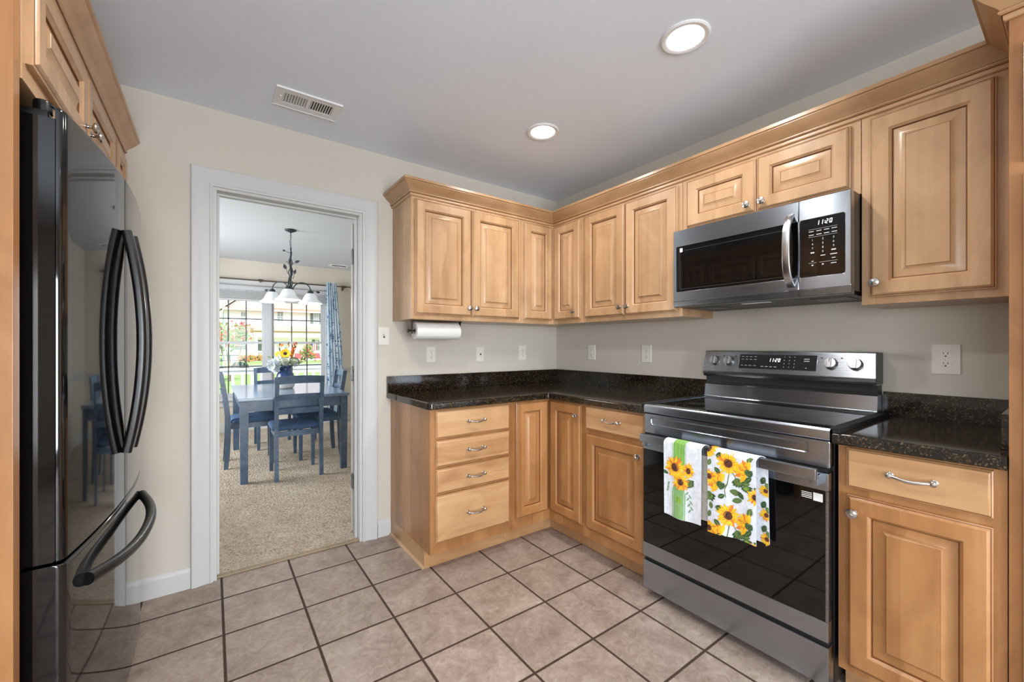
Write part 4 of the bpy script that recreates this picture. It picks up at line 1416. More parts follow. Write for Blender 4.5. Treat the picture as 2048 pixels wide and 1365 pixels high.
def bud(S, cx, cy, ang, R, rg):
    for i in range(7):
        a = ang + (i - 3) * 0.42
        S.append(('leaf_dark', petal(cx, cy, a, 0, R * rg.uniform(1.1, 1.5), R * 0.28)))
    S.append(('leaf_green', [(cx + math.cos(ang) * R * 0.25 + 0.66 * R * math.cos(q), cy + math.sin(ang) * R * 0.25 + 0.72 * R * math.sin(q)) for q in [2 * math.pi * j / 14 for j in range(14)]]))
    for i in range(5):
        a = ang + (i - 2) * 0.5
        S.append(('bud_green', petal(cx, cy, a, 0, R * 0.85, R * 0.13)))

def sideflower(S, cx, cy, ang, R, rg):
    """sunflower seen from the side: fan of petals from a green cup"""
    for i in range(11):
        a = ang + (i - 5) * 0.27
        m_ = ('gold_petal', 'petal_yellow', 'petal_orange')[i % 3]
        S.append((m_, petal(cx, cy, a, R * 0.1, R * rg.uniform(0.85, 1.1), R * 0.15)))
    for i in range(6):
        a = ang + math.pi + (i - 2.5) * 0.35
        S.append(('leaf_dark', petal(cx, cy, a, -R * 0.25, R * 0.38, R * 0.15)))
    S.append(('leaf_green', [(cx + 0.22 * R * math.cos(q), cy + 0.26 * R * math.sin(q)) for q in [2 * math.pi * j / 12 for j in range(12)]]))

def stroke(S, pts, w, mat):
    for a, b in zip(pts, pts[1:]):
        dx, dy = b[0] - a[0], b[1] - a[1]
        l = math.hypot(dx, dy) or 1
        nx, ny = -dy / l * w, dx / l * w
        S.append((mat, [(a[0] + nx, a[1] + ny), (b[0] + nx, b[1] + ny), (b[0] - nx, b[1] - ny), (a[0] - nx, a[1] - ny)]))

def towel(label, yL, W, zf, zb, shift, phase, art, org, name_back):
    """draped strip; p runs across to the reader's right (towards -y), q down the front from the top of the handle"""
    ztop, xf, xb = 0.7990, -0.7185, -0.6835
    LF, LB = ztop - zf, ztop - zb
    def S(p, q, off=0.0):
        if q >= 0.018:
            fall = (q - 0.018) / (LF - 0.018)
            wv = 0.0045 * fall * math.sin(p / W * 9.5 + phase) + 0.003 * fall * math.sin(p / W * 4.0 + phase * 2)
            x = xf - 0.004 * fall + wv - off
            y = yL - p - 0.004 * fall * math.sin(phase)
            return (x, y, ztop - q + 0.0 - 0.006 * fall * math.sin(p / W * 3.0 + phase))
        if q >= -0.018:
            a = (q + 0.018) / 0.036 * math.pi
            rx = (xb - xf) / 2
            cxm = (xb + xf) / 2
            sh = shift * (1 - (q + 0.018) / 0.036)
            return (cxm + (rx + off) * math.cos(a), yL - p - sh, ztop - 0.018 + (0.018 + off) * math.sin(a) + 0.002)
        fall = (-q - 0.018) / (LB - 0.018)
        wv = 0.003 * fall * math.sin(p / W * 7 + phase)
        return (xb + wv + off, yL - p - shift - 0.006 * fall, ztop + q)
    qs = [-LB + (LB - 0.018) * i / 10 for i in range(11)] + [-0.018 + 0.036 * i / 8 for i in range(1, 9)] + [0.018 + (LF - 0.018) * i / 16 for i in range(1, 17)]
    NP = 22
    mb = MB()
    thick = 0.0014
    grid_o = [[S(W * j / NP, q, thick) for j in range(NP + 1)] for q in qs]
    grid_i = [[S(W * j / NP, q, 0.0) for j in range(NP + 1)] for q in qs]
    n = NP + 1
    def sheet(g, flip, mats):
        o = len(mb.v)
        for row in g:
            mb.v += row
        for i in range(len(g) - 1):
            for j in range(NP):
                f = (o + i * n + j, o + i * n + j + 1, o + (i + 1) * n + j + 1, o + (i + 1) * n + j)
                mb.f.append(f[::-1] if flip else f)
                mb.mi.append(mats)
        return o
    oo = sheet(grid_o, False, 0)
    oi = sheet(grid_i, True, 0 if name_back else 1)
    R = len(qs)
    for i in range(R - 1):
        for j in (0, NP):
            mb.f.append((oo + i * n + j, oo + (i + 1) * n + j, oi + (i + 1) * n + j, oi + i * n + j))
            mb.mi.append(0)
    for j in range(NP):
        for i in (0, R - 1):
            mb.f.append((oo + i * n + j, oo + i * n + j + 1, oi + i * n + j + 1, oi + i * n + j))
            mb.mi.append(0)
    for li, (mat, poly) in enumerate(art(W, LF)):
        poly = clip(poly, W, LF)
        if len(poly) < 3:
            continue
        off = thick + 0.0005 + 0.0000025 * li
        cxp = sum(a for a, b in poly) / len(poly)
        cyp = sum(b for a, b in poly) / len(poly)
        vs = [S(cxp, cyp, off)] + [S(a, b, off) for a, b in poly]
        k = len(poly)
        mb.add(vs, [(0, 1 + i, 1 + (i + 1) % k) for i in range(k)], TI[mat])
    # the part of the print that shows on the edge of the back layer
    if name_back:
        for mat, poly in name_back(W, LB):
            poly = clip(poly, W, LB)
            if len(poly) < 3:
                continue
            off = -0.0012
            vs = [S(sum(a for a, b in poly) / len(poly), -sum(b for a, b in poly) / len(poly) - 0.02, off)] + [S(a, -b - 0.02, off) for a, b in poly]
            k = len(poly)
            mb.add(vs, [(0, 1 + i, 1 + (i + 1) % k) for i in range(k)], TI[mat])
    o = mb.build('dish_towel', TOWEL_MATS, org=org)
    return tag(o, label, 'towel', 'towels on the oven handle')

def art_vase(W, L):
    S = []
    rg = random.Random(4)
    k = W / 0.175
    def rect(a, b, c, d, m_):
        n = 10
        n = max(2, int((d - c) / 0.006))
        w_ = max(1, int((b - a) / 0.012))
        for i in range(n):
            for j in range(w_):
                u0, u1 = a + (b - a) * j / w_, a + (b - a) * (j + 1) / w_
                v0, v1 = c + (d - c) * i / n, c + (d - c) * (i + 1) / n
                S.append((m_, [(u0 * k, v0), (u1 * k, v0), (u1 * k, v1), (u0 * k, v1)]))
    rect(0.048, 0.102, -0.004, 0.12, 'band_green')
    for a in (0.060, 0.078, 0.091):
        rect(a, a + 0.0025, -0.005, 0.12, 'vein_green')
    for a in (0.042, 0.106):
        rect(a, a + 0.0014, -0.005, 0.12, 'sage_line')
    # green glass jar
    jar = [(0.050, 0.19), (0.042, 0.215), (0.040, 0.24), (0.044, L - 0.002), (0.104, L - 0.002), (0.106, 0.24), (0.104, 0.215), (0.096, 0.19)]
    for i in range(26):
        q0, q1 = 0.19 + (L - 0.192) * i / 26, 0.19 + (L - 0.192) * (i + 1) / 26
        def half(q):
            return 0.023 + min(1.0, (q - 0.19) / 0.035) * 0.010 - 0.0015 * (q > 0.26)
        for j in range(5):
            f0, f1 = -1 + 0.4 * j, -1 + 0.4 * (j + 1)
            S.append(('jar_green', [((0.073 + half(q0) * f0) * k, q0), ((0.073 + half(q0) * f1) * k, q0), ((0.073 + half(q1) * f1) * k, q1), ((0.073 + half(q1) * f0) * k, q1)]))
    for a, b in ((0.046, 0.048), (0.098, 0.100)):
        rect(a, b, 0.215, L - 0.004, 'towel_white')
    for a in (0.060, 0.075, 0.086):
        rect(a, a + 0.004, 0.225, L - 0.01, 'vein_green')
    S.append(('bud_green', [(0.073 * k + 0.017 * math.cos(q), 0.25 + 0.013 * math.sin(q)) for q in [2 * math.pi * j / 14 for j in range(14)]]))
    for a in range(7):
        leaf(S, 0.118 * k + 0.002 * a, 0.205 + 0.012 * a, 0.9 if a % 2 else 2.2, 0.020, 0.003, 'sage_line')
        leaf(S, 0.030 * k - 0.001 * a, 0.185 + 0.006 * a, 2.6, 0.014, 0.002, 'sage_line')
    bud(S, 0.120 * k, 0.165, 0.9, 0.022, rg)
    leaf(S, 0.022 * k, 0.150, 3.4, 0.030, 0.008)
    flower(S, 0.118 * k, 0.118, 0.036, rg, n=13, tilt=0.8)
    flower(S, 0.083 * k, 0.172, 0.040, rg, dark=True)
    flower(S, 0.056 * k, 0.115, 0.050, rg)
    return S

def art_field(W, L):
    S = []
    rg = random.Random(11)
    for v0 in (0.0, 0.205):
        stroke(S, [(0.088, v0 + 0.085), (0.080, v0 + 0.13), (0.070, v0 + 0.155), (0.075, v0 + 0.185)], 0.0016, 'leaf_green')
        stroke(S, [(0.050, v0 + 0.135), (0.064, v0 + 0.150), (0.080, v0 + 0.13)], 0.0018, 'leaf_green')
        stroke(S, [(0.100, v0 + 0.080), (0.118, v0 + 0.11)], 0.0016, 'leaf_green')
        leaf(S, 0.060, v0 + 0.125, -1.9, 0.050, 0.009)
        leaf(S, 0.090, v0 + 0.155, 0.1, 0.040, 0.013, 'leaf_green')
        leaf(S, 0.070, v0 + 0.175, 2.6, 0.030, 0.010)
        leaf(S, 0.062, v0 + 0.020, 2.9, 0.030, 0.009)
        leaf(S, 0.060, v0 + 0.038, 3.6, 0.026, 0.008, 'leaf_green')
        leaf(S, 0.158, v0 + 0.030, -1.2, 0.036, 0.011, 'leaf_green')
        leaf(S, 0.170, v0 + 0.085, 2.4, 0.036, 0.010)
        leaf(S, 0.165, v0 + 0.110, 2.9, 0.040, 0.010, 'leaf_green')
        leaf(S, 0.180, v0 + 0.120, 0.6, 0.030, 0.009)
        bud(S, 0.118, v0 + 0.108, 1.3, 0.022, rg)
        bud(S, 0.006, v0 + 0.185, 1.4, 0.024, rg)
        leaf(S, 0.012, v0 + 0.045, 1.9, 0.028, 0.009, 'leaf_green')
        leaf(S, 0.014, v0 + 0.215, 1.5, 0.028, 0.009, 'leaf_green')
        sideflower(S, 0.158, v0 + 0.068, 3.5, 0.052, rg)
        sideflower(S, 0.052, v0 + 0.138, 3.7, 0.056, rg)
        leaf(S, 0.120, v0 + 0.150, 0.9, 0.034, 0.010)
        leaf(S, 0.135, v0 + 0.180, 2.8, 0.040, 0.011, 'leaf_green')
        leaf(S, 0.030, v0 + 0.075, 0.7, 0.030, 0.010)
        bud(S, 0.150, v0 + 0.125, 1.2, 0.018, rg)
        flower(S, 0.006, v0 + 0.115, 0.032, rg, n=12)
        flower(S, 0.185, v0 + 0.155, 0.034, rg, n=12)
        flower(S, 0.084, v0 + 0.048, 0.047, rg)
    flower(S, 0.004, 0.012, 0.030, rg, n=12)
    return S

def art_field_back(W, L):
    S = []
    rg = random.Random(21)
    for v0 in (0.06, 0.15, 0.24):
        leaf(S, W - 0.012, v0, 2.0, 0.03, 0.010)
        leaf(S, W - 0.010, v0 + 0.02, 0.9, 0.03, 0.010, 'leaf_green')
        flower(S, W - 0.010, v0 + 0.05, 0.026, rg, n=12)
    return S

towel('white dish towel with a green striped jar of sunflowers, left on the oven handle', -1.520, 0.178, 0.468, 0.478, 0.022, 0.6, art_vase, (-0.70, -1.61, 0.79), None)
towel('dish towel printed all over with sunflowers and buds, the right one on the oven handle', -1.724, 0.187, 0.462, 0.472, 0.026, 2.2, art_field, (-0.70, -1.82, 0.79), art_field_back)

# ------------------------------------------------------------------ dining table and chairs
FZ = 0.006
t = thing('dining_table', 'rectangular blue painted dining table under the chandelier', 'table', (-1.724, 2.42, FZ))
TX0, TX1, TY0, TY1 = -2.186, -1.262, 1.635, 3.20
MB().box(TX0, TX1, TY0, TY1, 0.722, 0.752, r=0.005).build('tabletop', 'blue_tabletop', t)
ap = MB()
ap.box(TX0 + 0.07, TX1 - 0.07, TY0 + 0.028, TY0 + 0.048, 0.632, 0.7215)
ap.box(TX0 + 0.07, TX1 - 0.07, TY1 - 0.048, TY1 - 0.028, 0.632, 0.7215)
ap.box(TX0 + 0.028, TX0 + 0.048, TY0 + 0.07, TY1 - 0.07, 0.632, 0.7215)
ap.box(TX1 - 0.048, TX1 - 0.028, TY0 + 0.07, TY1 - 0.07, 0.632, 0.7215)
ap.build('apron', 'blue_painted_wood', t)
for lx in (TX0 + 0.016, TX1 - 0.080):
    for ly in (TY0 + 0.016, TY1 - 0.080):
        m = MB()
        c = (lx + 0.032, ly + 0.032)
        m.loft([[(c[0] + sx * h, c[1] + sy * h, z) for sx, sy in ((-1, -1), (1, -1), (1, 1), (-1, 1))] for z, h in ((FZ, 0.027), (0.06, 0.028), (0.60, 0.032), (0.7215, 0.032))], 0, True, True, True)
        m.build('leg', 'blue_painted_wood', t)

def chair0():
    r = thing('dining_chair', 'x', 'chair', (0, 0, 0))
    PW = 'blue_painted_wood'
    def yback(z):
        if z < 0.45:
            return -0.205 - 0.020 * ((0.45 - z) / 0.45) ** 2
        return -0.205 - 0.062 * ((z - 0.45) / 0.49) ** 1.3
    for s in (-1, 1):
        m = MB()
        zs = [0, 0.12, 0.25, 0.38, 0.45, 0.55, 0.65, 0.75, 0.85, 0.93]
        m.loft([[(s * 0.184 + a * 0.0165, yback(z) + b * (0.021 if z > 0.1 else 0.018), z) for a, b in ((-1, -1), (1, -1), (1, 1), (-1, 1))] for z in zs], 0, True, True, True)
        m.build('leg', PW, r)
        m = MB()
        m.loft([[(s * 0.184 + a * h, 0.180 + b * h, z) for a, b in ((-1, -1), (1, -1), (1, 1), (-1, 1))] for z, h in ((0, 0.0145), (0.30, 0.018), (0.436, 0.019))], 0, True, True, True)
        m.build('leg', PW, r)
    m = MB()
    m.box(-0.166, 0.166, -0.212, -0.192, 0.388, 0.436).box(-0.166, 0.166, 0.170, 0.190, 0.388, 0.436)
    for s in (-1, 1):
        m.box(s * 0.193, s * 0.173, -0.185, 0.162, 0.388, 0.436)
    m.build('seat_frame', PW, r)
    # padded seat
    m = MB()
    rings = []
    for z, i, hgt in ((0.437, 0.012, 0), (0.441, 0.003, 0), (0.455, 0.0, 0), (0.470, 0.003, 0), (0.480, 0.012, 0), (0.487, 0.035, 0), (0.493, 0.075, 0), (0.496, 0.13, 0)):
        rings.append([(a, b, z) for a, b in rrect(-0.212 + i, 0.212 - i, -0.183 + i, 0.222 - i, max(0.03 - i * 0.1, 0.012), 4)])
    m.loft(rings, 0, True, True, True)
    m.build('seat', 'blue_seat_fabric', r, sharp=60)
    # ladder back, each rail bowed
    for z0, z1, hw in ((0.862, 0.940, 0.203), (0.720, 0.782, 0.170), (0.592, 0.652, 0.170)):
        m = MB()
        rings = []
        for i in range(13):
            tt = -1 + 2 * i / 12
            bow = -0.020 * (1 - tt * tt)
            lift = 0.012 * (1 - tt * tt) if z1 > 0.9 else 0.004 * (1 - tt * tt)
            rings.append([(tt * hw, yback(z0) + bow - 0.010, z0 + lift * 0.6), (tt * hw, yback(z0) + bow + 0.010, z0 + lift * 0.6), (tt * hw, yback(z1) + bow + 0.010, z1 + lift - 0.012), (tt * hw, yback(z1) + bow - 0.010, z1 + lift - 0.012)])
        m.loft(rings, 0, True, True, True)
        m.build('backrest_rail', PW, r)
    return r
ch = chair0()
ch.location = (-1.717, 1.800, FZ)
ch['label'] = 'blue ladder-back dining chair at the near end of the table, its back to the kitchen'
ch['group'] = 'blue dining chairs'
dup(ch, (-2.030, 2.47, FZ), -math.pi / 2, 'blue ladder-back dining chair on the left side of the table, beside the doorway casing')
dup(ch, (-1.428, 2.40, FZ), math.pi / 2, 'blue ladder-back dining chair on the right side of the table, in front of the curtain')
dup(ch, (-1.745, 3.14, FZ), math.pi, 'blue ladder-back dining chair at the far end of the table, below the window')

# ------------------------------------------------------------------ vase and flowers
VX, VY, VZ = -1.722, 2.45, 0.7525
m = MB()
prof = [(0.001, 0.0), (0.070, 0.0), (0.084, 0.012), (0.093, 0.045), (0.094, 0.085), (0.090, 0.120), (0.078, 0.160), (0.064, 0.188), (0.058, 0.205), (0.060, 0.225), (0.066, 0.243), (0.068, 0.250), (0.062, 0.250), (0.054, 0.225), (0.052, 0.2), (0.05, 0.12), (0.001, 0.11)]
mis = [1, 1, 1, 1, 1] + [0] * 11
m.lathe(prof, (VX, VY, VZ), (0, 0, 1), 36, mis=mis)
for k in range(12):
    a = 2 * math.pi * k / 12
    pts = []
    for j in range(7):
        q = -math.pi / 2 + math.pi * j / 6
        pts.append((a + 0.19 * math.sin(q), 0.120 - 0.035 * math.cos(q)))
    vs = [(VX + 0.0945 * math.cos(x), VY + 0.0945 * math.sin(x), VZ + z) for x, z in pts]
    m.add(vs, [tuple(range(7))], 0)
tag(m.build('vase', ['vase_blue', 'vase_white'], org=(VX, VY, VZ)), 'blue and white glazed vase holding flowers on the dining table', 'vase')

def stem_path(a, b, bend=0.03, n=8):
    a, b = Vector(a), Vector(b)
    return [a.lerp(b, i / n) + Vector((0, 0, bend * math.sin(math.pi * i / n))) for i in range(n + 1)]

def radial_flower(name, label, cat, c, nrm, R, petals, mats, layers=2, core=0.35, group=None, seed=1, cup=0.25):
    """flower head facing nrm on a stem that goes down into the vase"""
    rg = random.Random(seed)
    t = thing(name, label, cat, c, group)
    N_ = Vector(nrm).normalized()
    u = N_.orthogonal().normalized()
    w = N_.cross(u)
    C = Vector(c)
    m = MB()
    for L in range(layers):
        for i in range(petals):
            a = 2 * math.pi * (i + 0.5 * L) / petals + rg.uniform(-0.1, 0.1)
            d = u * math.cos(a) + w * math.sin(a)
            e2 = N_.cross(d)
            rr = R * (1 - 0.16 * L) * rg.uniform(0.88, 1.08)
            rows = []
            for f, ww in ((core * 0.7, 0.3), (0.55, 1.0), (0.8, 0.8), (1.0, 0.12)):
                h = R * cup * (f * f * (0.4 + 0.35 * L) ) * rg.uniform(0.7, 1.3) + 0.004 * L
                wd = R * 0.19 * ww
                p = C + d * rr * f + N_ * h
                rows.append([p - e2 * wd, p + N_ * (-0.12 * wd), p + e2 * wd])
            m.loft(rows, 0, False)
    m.build('petals', mats[0], t)
    k = MB()
    k.lathe([(R * core, -0.002), (R * core, 0.004), (R * core * 0.8, R * 0.12), (R * core * 0.4, R * 0.16), (0.001, R * 0.16)], C, N_, 18)
    k.build('flower_center', mats[1], t)
    MB().tube(stem_path(C - N_ * 0.003, (VX + (c[0] - VX) * 0.25, VY + (c[1] - VY) * 0.25, VZ + 0.13), 0.01), 0.0025, 6).build('stem', 'leaf_green', t)
    return t
radial_flower('sunflower', 'yellow sunflower with dark center, the highest bloom in the vase', 'flower', (VX - 0.005, VY - 0.035, 1.128), (-0.1, -1, 0.25), 0.058, 14, ('petal_yellow', 'flower_dark'), 2, 0.36, seed=3)
radial_flower('white_sunflower', 'large white flower with many petals drooping over the left side of the vase', 'flower', (VX - 0.105, VY - 0.03, 1.005), (-0.75, -0.75, -0.1), 0.085, 20, ('petal_white', 'petal_cream'), 4, 0.42, seed=5)
radial_flower('yellow_flower', 'small yellow bloom left of the sunflower in the vase', 'flower', (VX - 0.075, VY + 0.0, 1.125), (-0.7, -0.6, 0.4), 0.036, 9, ('petal_yellow', 'leaf_olive'), 2, 0.3, seed=8)
def blossom_cluster(label, c, R, seed):
    rg = random.Random(seed)
    t = thing('hydrangea', label, 'flower', c, 'cream hydrangeas in the vase')
    m = MB()
    C = Vector(c)
    for i in range(46):
        d = Vector((rg.gauss(0, 1), rg.gauss(0, 1), rg.gauss(0.2, 0.9))).normalized()
        p = C + d * R * rg.uniform(0.75, 1.0)
        u = d.orthogonal().normalized()
        w = d.cross(u)
        for q in range(4):
            a = q * math.pi / 2 + rg.uniform(-0.3, 0.3)
            e2 = u * math.cos(a) + w * math.sin(a)
            f = d.cross(e2)
            s = R * 0.36
            m.add([p, p + e2 * s * 0.6 + f * s * 0.42 + d * s * 0.15, p + e2 * s + d * s * 0.05, p + e2 * s * 0.6 - f * s * 0.42 + d * s * 0.15], [(0, 1, 2, 3)], 0 if rg.random() < 0.7 else 1)
    m.build('blossoms', ['petal_cream', 'petal_white'], t)
    MB().sphere(C, R * 0.72, 0, 10).build('flower_head', 'petal_cream', t)
    MB().tube(stem_path(C, (VX + (c[0] - VX) * 0.2, VY + (c[1] - VY) * 0.2, VZ + 0.13), 0.005), 0.003, 6).build('stem', 'leaf_green', t)
blossom_cluster('cream hydrangea bloom in the middle of the vase rim, under the sunflower', (VX - 0.01, VY - 0.055, 1.040), 0.056, 2)
blossom_cluster('cream hydrangea bloom at the right side of the vase rim', (VX + 0.080, VY - 0.02, 1.035), 0.056, 4)
def sprig(name, label, tip, mat, n, ln, wd, seed, cat='foliage', group=None):
    rg = random.Random(seed)
    base = Vector((VX + (tip[0] - VX) * 0.15, VY + (tip[1] - VY) * 0.15, VZ + 0.15))
    t = thing(name, label, cat, base, group)
    path = stem_path(base, tip, 0.02, 12)
    MB().tube(path, [0.0028 - 0.0014 * i / 12 for i in range(13)], 6).build('stem', 'leaf_olive', t)
    m = MB()
    for i in range(n):
        f = 0.45 + 0.55 * (i + 1) / n
        k = min(int(f * 12), 11)
        p = path[k].lerp(path[k + 1], f * 12 - k)
        ax = (path[k + 1] - path[k]).normalized()
        sd = ax.orthogonal().normalized()
        sd = Matrix.Rotation(i * 2.4 + rg.uniform(-0.4, 0.4), 3, ax) @ sd
        d = (ax * 0.8 + sd * 0.7).normalized()
        q = d.cross(sd).normalized()
        L = ln * rg.uniform(0.7, 1.15)
        pts = [p, p + d * L * 0.4 + q * wd, p + d * L, p + d * L * 0.4 - q * wd]
        m.add([x + sd * z for x, z in zip(pts, (0, 0.003, -0.002, 0.003))], [(0, 1, 2, 3)])
    m.build('leaves', mat, t)
sprig('rust_sprig', 'rust orange flowering sprig rising at the upper right of the vase', (VX + 0.10, VY + 0.0, 1.235), 'rust_petal', 22, 0.045, 0.010, 31)
sprig('rust_sprig', 'orange sprig in the vase just right of the sunflower', (VX + 0.075, VY - 0.03, 1.180), 'petal_orange', 16, 0.045, 0.012, 32)
sprig('leaf_sprig', 'olive leafy sprig reaching out to the right of the vase', (VX + 0.195, VY - 0.02, 1.085), 'leaf_olive', 14, 0.055, 0.011, 33)
sprig('leaf_sprig', 'green leafy sprig reaching out to the left of the vase above the white flower', (VX - 0.13, VY - 0.01, 1.085), 'leaf_green', 12, 0.055, 0.012, 34)
sprig('cattail', 'thin upright green spike at the upper left of the bouquet', (VX - 0.055, VY + 0.02, 1.215), 'leaf_dark', 8, 0.05, 0.006, 35)
sprig('cattail', 'thin upright green spike directly above the sunflower', (VX + 0.02, VY + 0.02, 1.220), 'leaf_dark', 8, 0.05, 0.006, 36)

# ------------------------------------------------------------------ chandelier
CHX, CHY = -1.695, 2.273
t = thing('chandelier', 'iron leaf chandelier with three white glass bell shades above the dining table', 'chandelier', (CHX, CHY, CEIL))
IR = 'weathered_iron'
MB().lathe([(0.055, 0), (0.056, -0.004), (0.052, -0.012), (0.030, -0.022), (0.012, -0.028), (0.006, -0.036), (0.001, -0.036)], (CHX, CHY, CEIL), (0, 0, 1), 36, cap0=False).build('canopy', IR, t)
chn = MB()
z = CEIL - 0.034
k = 0
while z > 2.245:
    pts = []
    for q in range(12):
        a = 2 * math.pi * q / 12
        dx, dz = 0.006 * math.cos(a), 0.015 * math.sin(a)
        pts.append((CHX + (dx if k % 2 else 0), CHY + (0 if k % 2 else dx), z - 0.014 + dz))
    chn.tube(pts, 0.0017, 6, closed=True)
    z -= 0.0235
    k += 1
cord = [(CHX + 0.010 * math.sin(i * 0.9), CHY + 0.004 * math.cos(i * 1.1), CEIL - 0.03 - i * 0.019) for i in range(11)]
chn.tube(cord, 0.0015, 6)
chn.build('chain', IR, t)
ztop = 2.245
st = MB()
pts = [(CHX + 0.004 * math.sin(i * 1.3), CHY + 0.004 * math.cos(i * 1.7), ztop - i * 0.045) for i in range(12)]
st.tube(pts, [0.006, 0.008, 0.009, 0.009, 0.010, 0.010, 0.010, 0.010, 0.009, 0.008, 0.006, 0.004], 10)
for off, turns, z0, z1 in ((0.0, 2.2, 2.20, 1.78), (2.1, -1.8, 2.16, 1.76), (4.2, 1.5, 2.05, 1.75)):
    pts = []
    for i in range(26):
        f = i / 25
        a = off + turns * 2 * math.pi * f
        rr = 0.011 + 0.014 * math.sin(math.pi * f) * (0.6 + 0.4 * math.sin(a * 2))
        pts.append((CHX + rr * math.cos(a), CHY + rr * math.sin(a), z0 + (z1 - z0) * f))
    st.tube(pts, 0.0042, 7)
st.build('stem', IR, t)
def iron_leaf(base, d, L, w):
    m = MB()
    base, d = Vector(base), Vector(d).normalized()
    s = d.cross(Vector((0.35, 0.9, 0.2))).normalized()
    n = d.cross(s)
    tw = 0.05
    m.tube([base, base + d * tw * 0.5 + Vector((0, 0, -0.004)), base + d * tw], [0.0032, 0.0028, 0.0022], 6)
    b = base + d * tw
    rows = []
    for f, ww, h in ((0, 0.1, 0), (0.25, 0.85, 0.006), (0.5, 1.0, 0.010), (0.75, 0.6, 0.008), (1.0, 0.04, -0.004)):
        c = b + d * L * f + n * h
        rows.append([c - s * w * ww + n * 0.004, c, c + s * w * ww + n * 0.004, c + n * -0.003])
    m.loft(rows, 0, True, True, True)
    return m
for base, d, L, w in (((CHX, CHY, 2.07), (0.75, -0.5, 0.35), 0.055, 0.014), ((CHX, CHY, 2.06), (-0.6, 0.4, 0.75), 0.012, 0.004), ((CHX - 0.02, CHY, 1.965), (-0.35, 0.1, 0.95), 0.062, 0.018),
                      ((CHX + 0.02, CHY, 1.92), (0.25, -0.25, 0.9), 0.055, 0.015), ((CHX, CHY, 2.19), (-0.7, 0.2, 0.25), 0.03, 0.010)):
    iron_leaf(base, d, L, w).build('leaf', IR, t)
base_ang = math.atan2(-4.9, -0.67) - 0.10      # one arm towards the kitchen doorway
for k in range(3):
    a = base_ang + k * 2 * math.pi / 3
    d = Vector((math.cos(a), math.sin(a), 0))
    pts = []
    for i in range(17):
        f = i / 16
        th = math.pi * f
        pts.append(Vector((CHX, CHY, 0)) + d * (0.020 + 0.095 * (1 - math.cos(th)) ) + Vector((0, 0, 1.775 + 0.098 * math.sin(th) ** 0.85 + 0.030 * f)))
    arm = MB().tube(pts, 0.0058, 9).build('arm', IR, t)
    sx, sy, sz = pts[-1]
    MB().lathe([(0.010, 0.012), (0.018, 0.006), (0.028, -0.004), (0.032, -0.020), (0.034, -0.030), (0.001, -0.030)], (sx, sy, sz), (0, 0, 1), 24).build('shade_cap', IR, arm)
    iron_leaf((sx + 0.005, sy, sz + 0.01), (d.x * 0.8 + 0.1, d.y * 0.8 - 0.05, -0.10), 0.05, 0.013).build('leaf', IR, arm)
    sh = MB()
    zt = sz - 0.022
    outer = [(0.033, 0.0), (0.044, -0.006), (0.058, -0.024), (0.068, -0.046), (0.078, -0.068), (0.094, -0.086), (0.112, -0.098), (0.119, -0.104), (0.119, -0.109)]
    inner = [(r - 0.004, z_) for r, z_ in reversed(outer)]
    sh.lathe(outer + inner, (sx, sy, zt), (0, 0, 1), 40, cap0=False, cap1=False)
    so = sh.build('lamp_shade', 'alabaster_shade', t)
    MB().lathe([(0.010, 0.0), (0.012, -0.02), (0.022, -0.045), (0.024, -0.06), (0.016, -0.075), (0.001, -0.08)], (sx, sy, zt - 0.006), (0, 0, 1), 16).build('bulb', 'lamp_lens', so)
    light('chandelier_bulb_lamp', 'POINT', (sx, sy, zt - 0.104), (0, 0, 0), CHANDELIER_W, (1.0, 0.97, 0.92), 0.02)

# ------------------------------------------------------------------ window dressing
RZ, RYY = 2.150, 4.305
t = thing('curtain_rod', 'dark bronze curtain rod across the top of the dining window', 'curtain rod', (-1.6, RYY, RZ))
MB().cyl((-2.85, RYY, RZ - 0.008), (-0.575, RYY, RZ), 0.009, 14).build('pole', 'rod_bronze', t)
MB().lathe([(0.009, -0.002), (0.013, 0.002), (0.010, 0.008), (0.017, 0.014), (0.027, 0.026), (0.027, 0.040), (0.018, 0.052), (0.001, 0.056)], (-0.575, RYY, RZ), (1, 0, 0), 20).build('finial', 'rod_bronze', t)
for bx in (-0.66, -1.80):
    b = MB()
    b.box(bx - 0.008, bx + 0.008, RYY - 0.012, 4.399, RZ - 0.022, RZ - 0.010, r=0.002)
    b.box(bx - 0.014, bx + 0.014, 4.394, 4.3995, RZ - 0.05, RZ + 0.03, r=0.001)
    b.lathe([(0.016, -0.03), (0.016, 0.03)], (bx, RYY, RZ), (1, 0, 0), 16)
    b.build('bracket', 'rod_bronze', t)
cu = MB()
NU, NVv = 90, 40
cu.uv = []
rows = []
for j in range(NVv + 1):
    f = j / NVv                       # 0 top, 1 bottom
    z = 2.195 - f * 2.165
    xl = -0.935 + 0.012 * f
    xr = -0.790 + 0.125 * min(1.0, f * 1.35) ** 0.8
    row = []
    for i in range(NU + 1):
        s = i / NU
        ph = s * 2 * math.pi * 5.5
        amp = 0.020 + 0.012 * f
        row.append((xl + (xr - xl) * s + 0.008 * math.sin(2 * ph) * f, 4.262 - 0.0 + amp * math.sin(ph + 0.4 * math.sin(f * 5)), z))
        cu.uv.append((s * 0.75, f * 2.165))
    rows.append(row)
back = [[(x, y + 0.0015, z) for x, y, z in r] for r in rows]
cu.loft(rows, 0, False)
tag(cu.build('curtain', 'curtain_print', org=(-0.85, 4.28, 0.03), sharp=80), 'light blue curtain printed with dark blue leaves, right of the dining window', 'curtain')
t = thing('window_blind', 'white raised blind gathered across the top of the dining window', 'blind', (-1.69, 4.36, 1.86))
hb = MB()
hb.box(-2.50, -0.905, 4.335, 4.376, 2.000, 2.062, r=0.004)
hb.build('head_rail', 'vinyl_white', t)
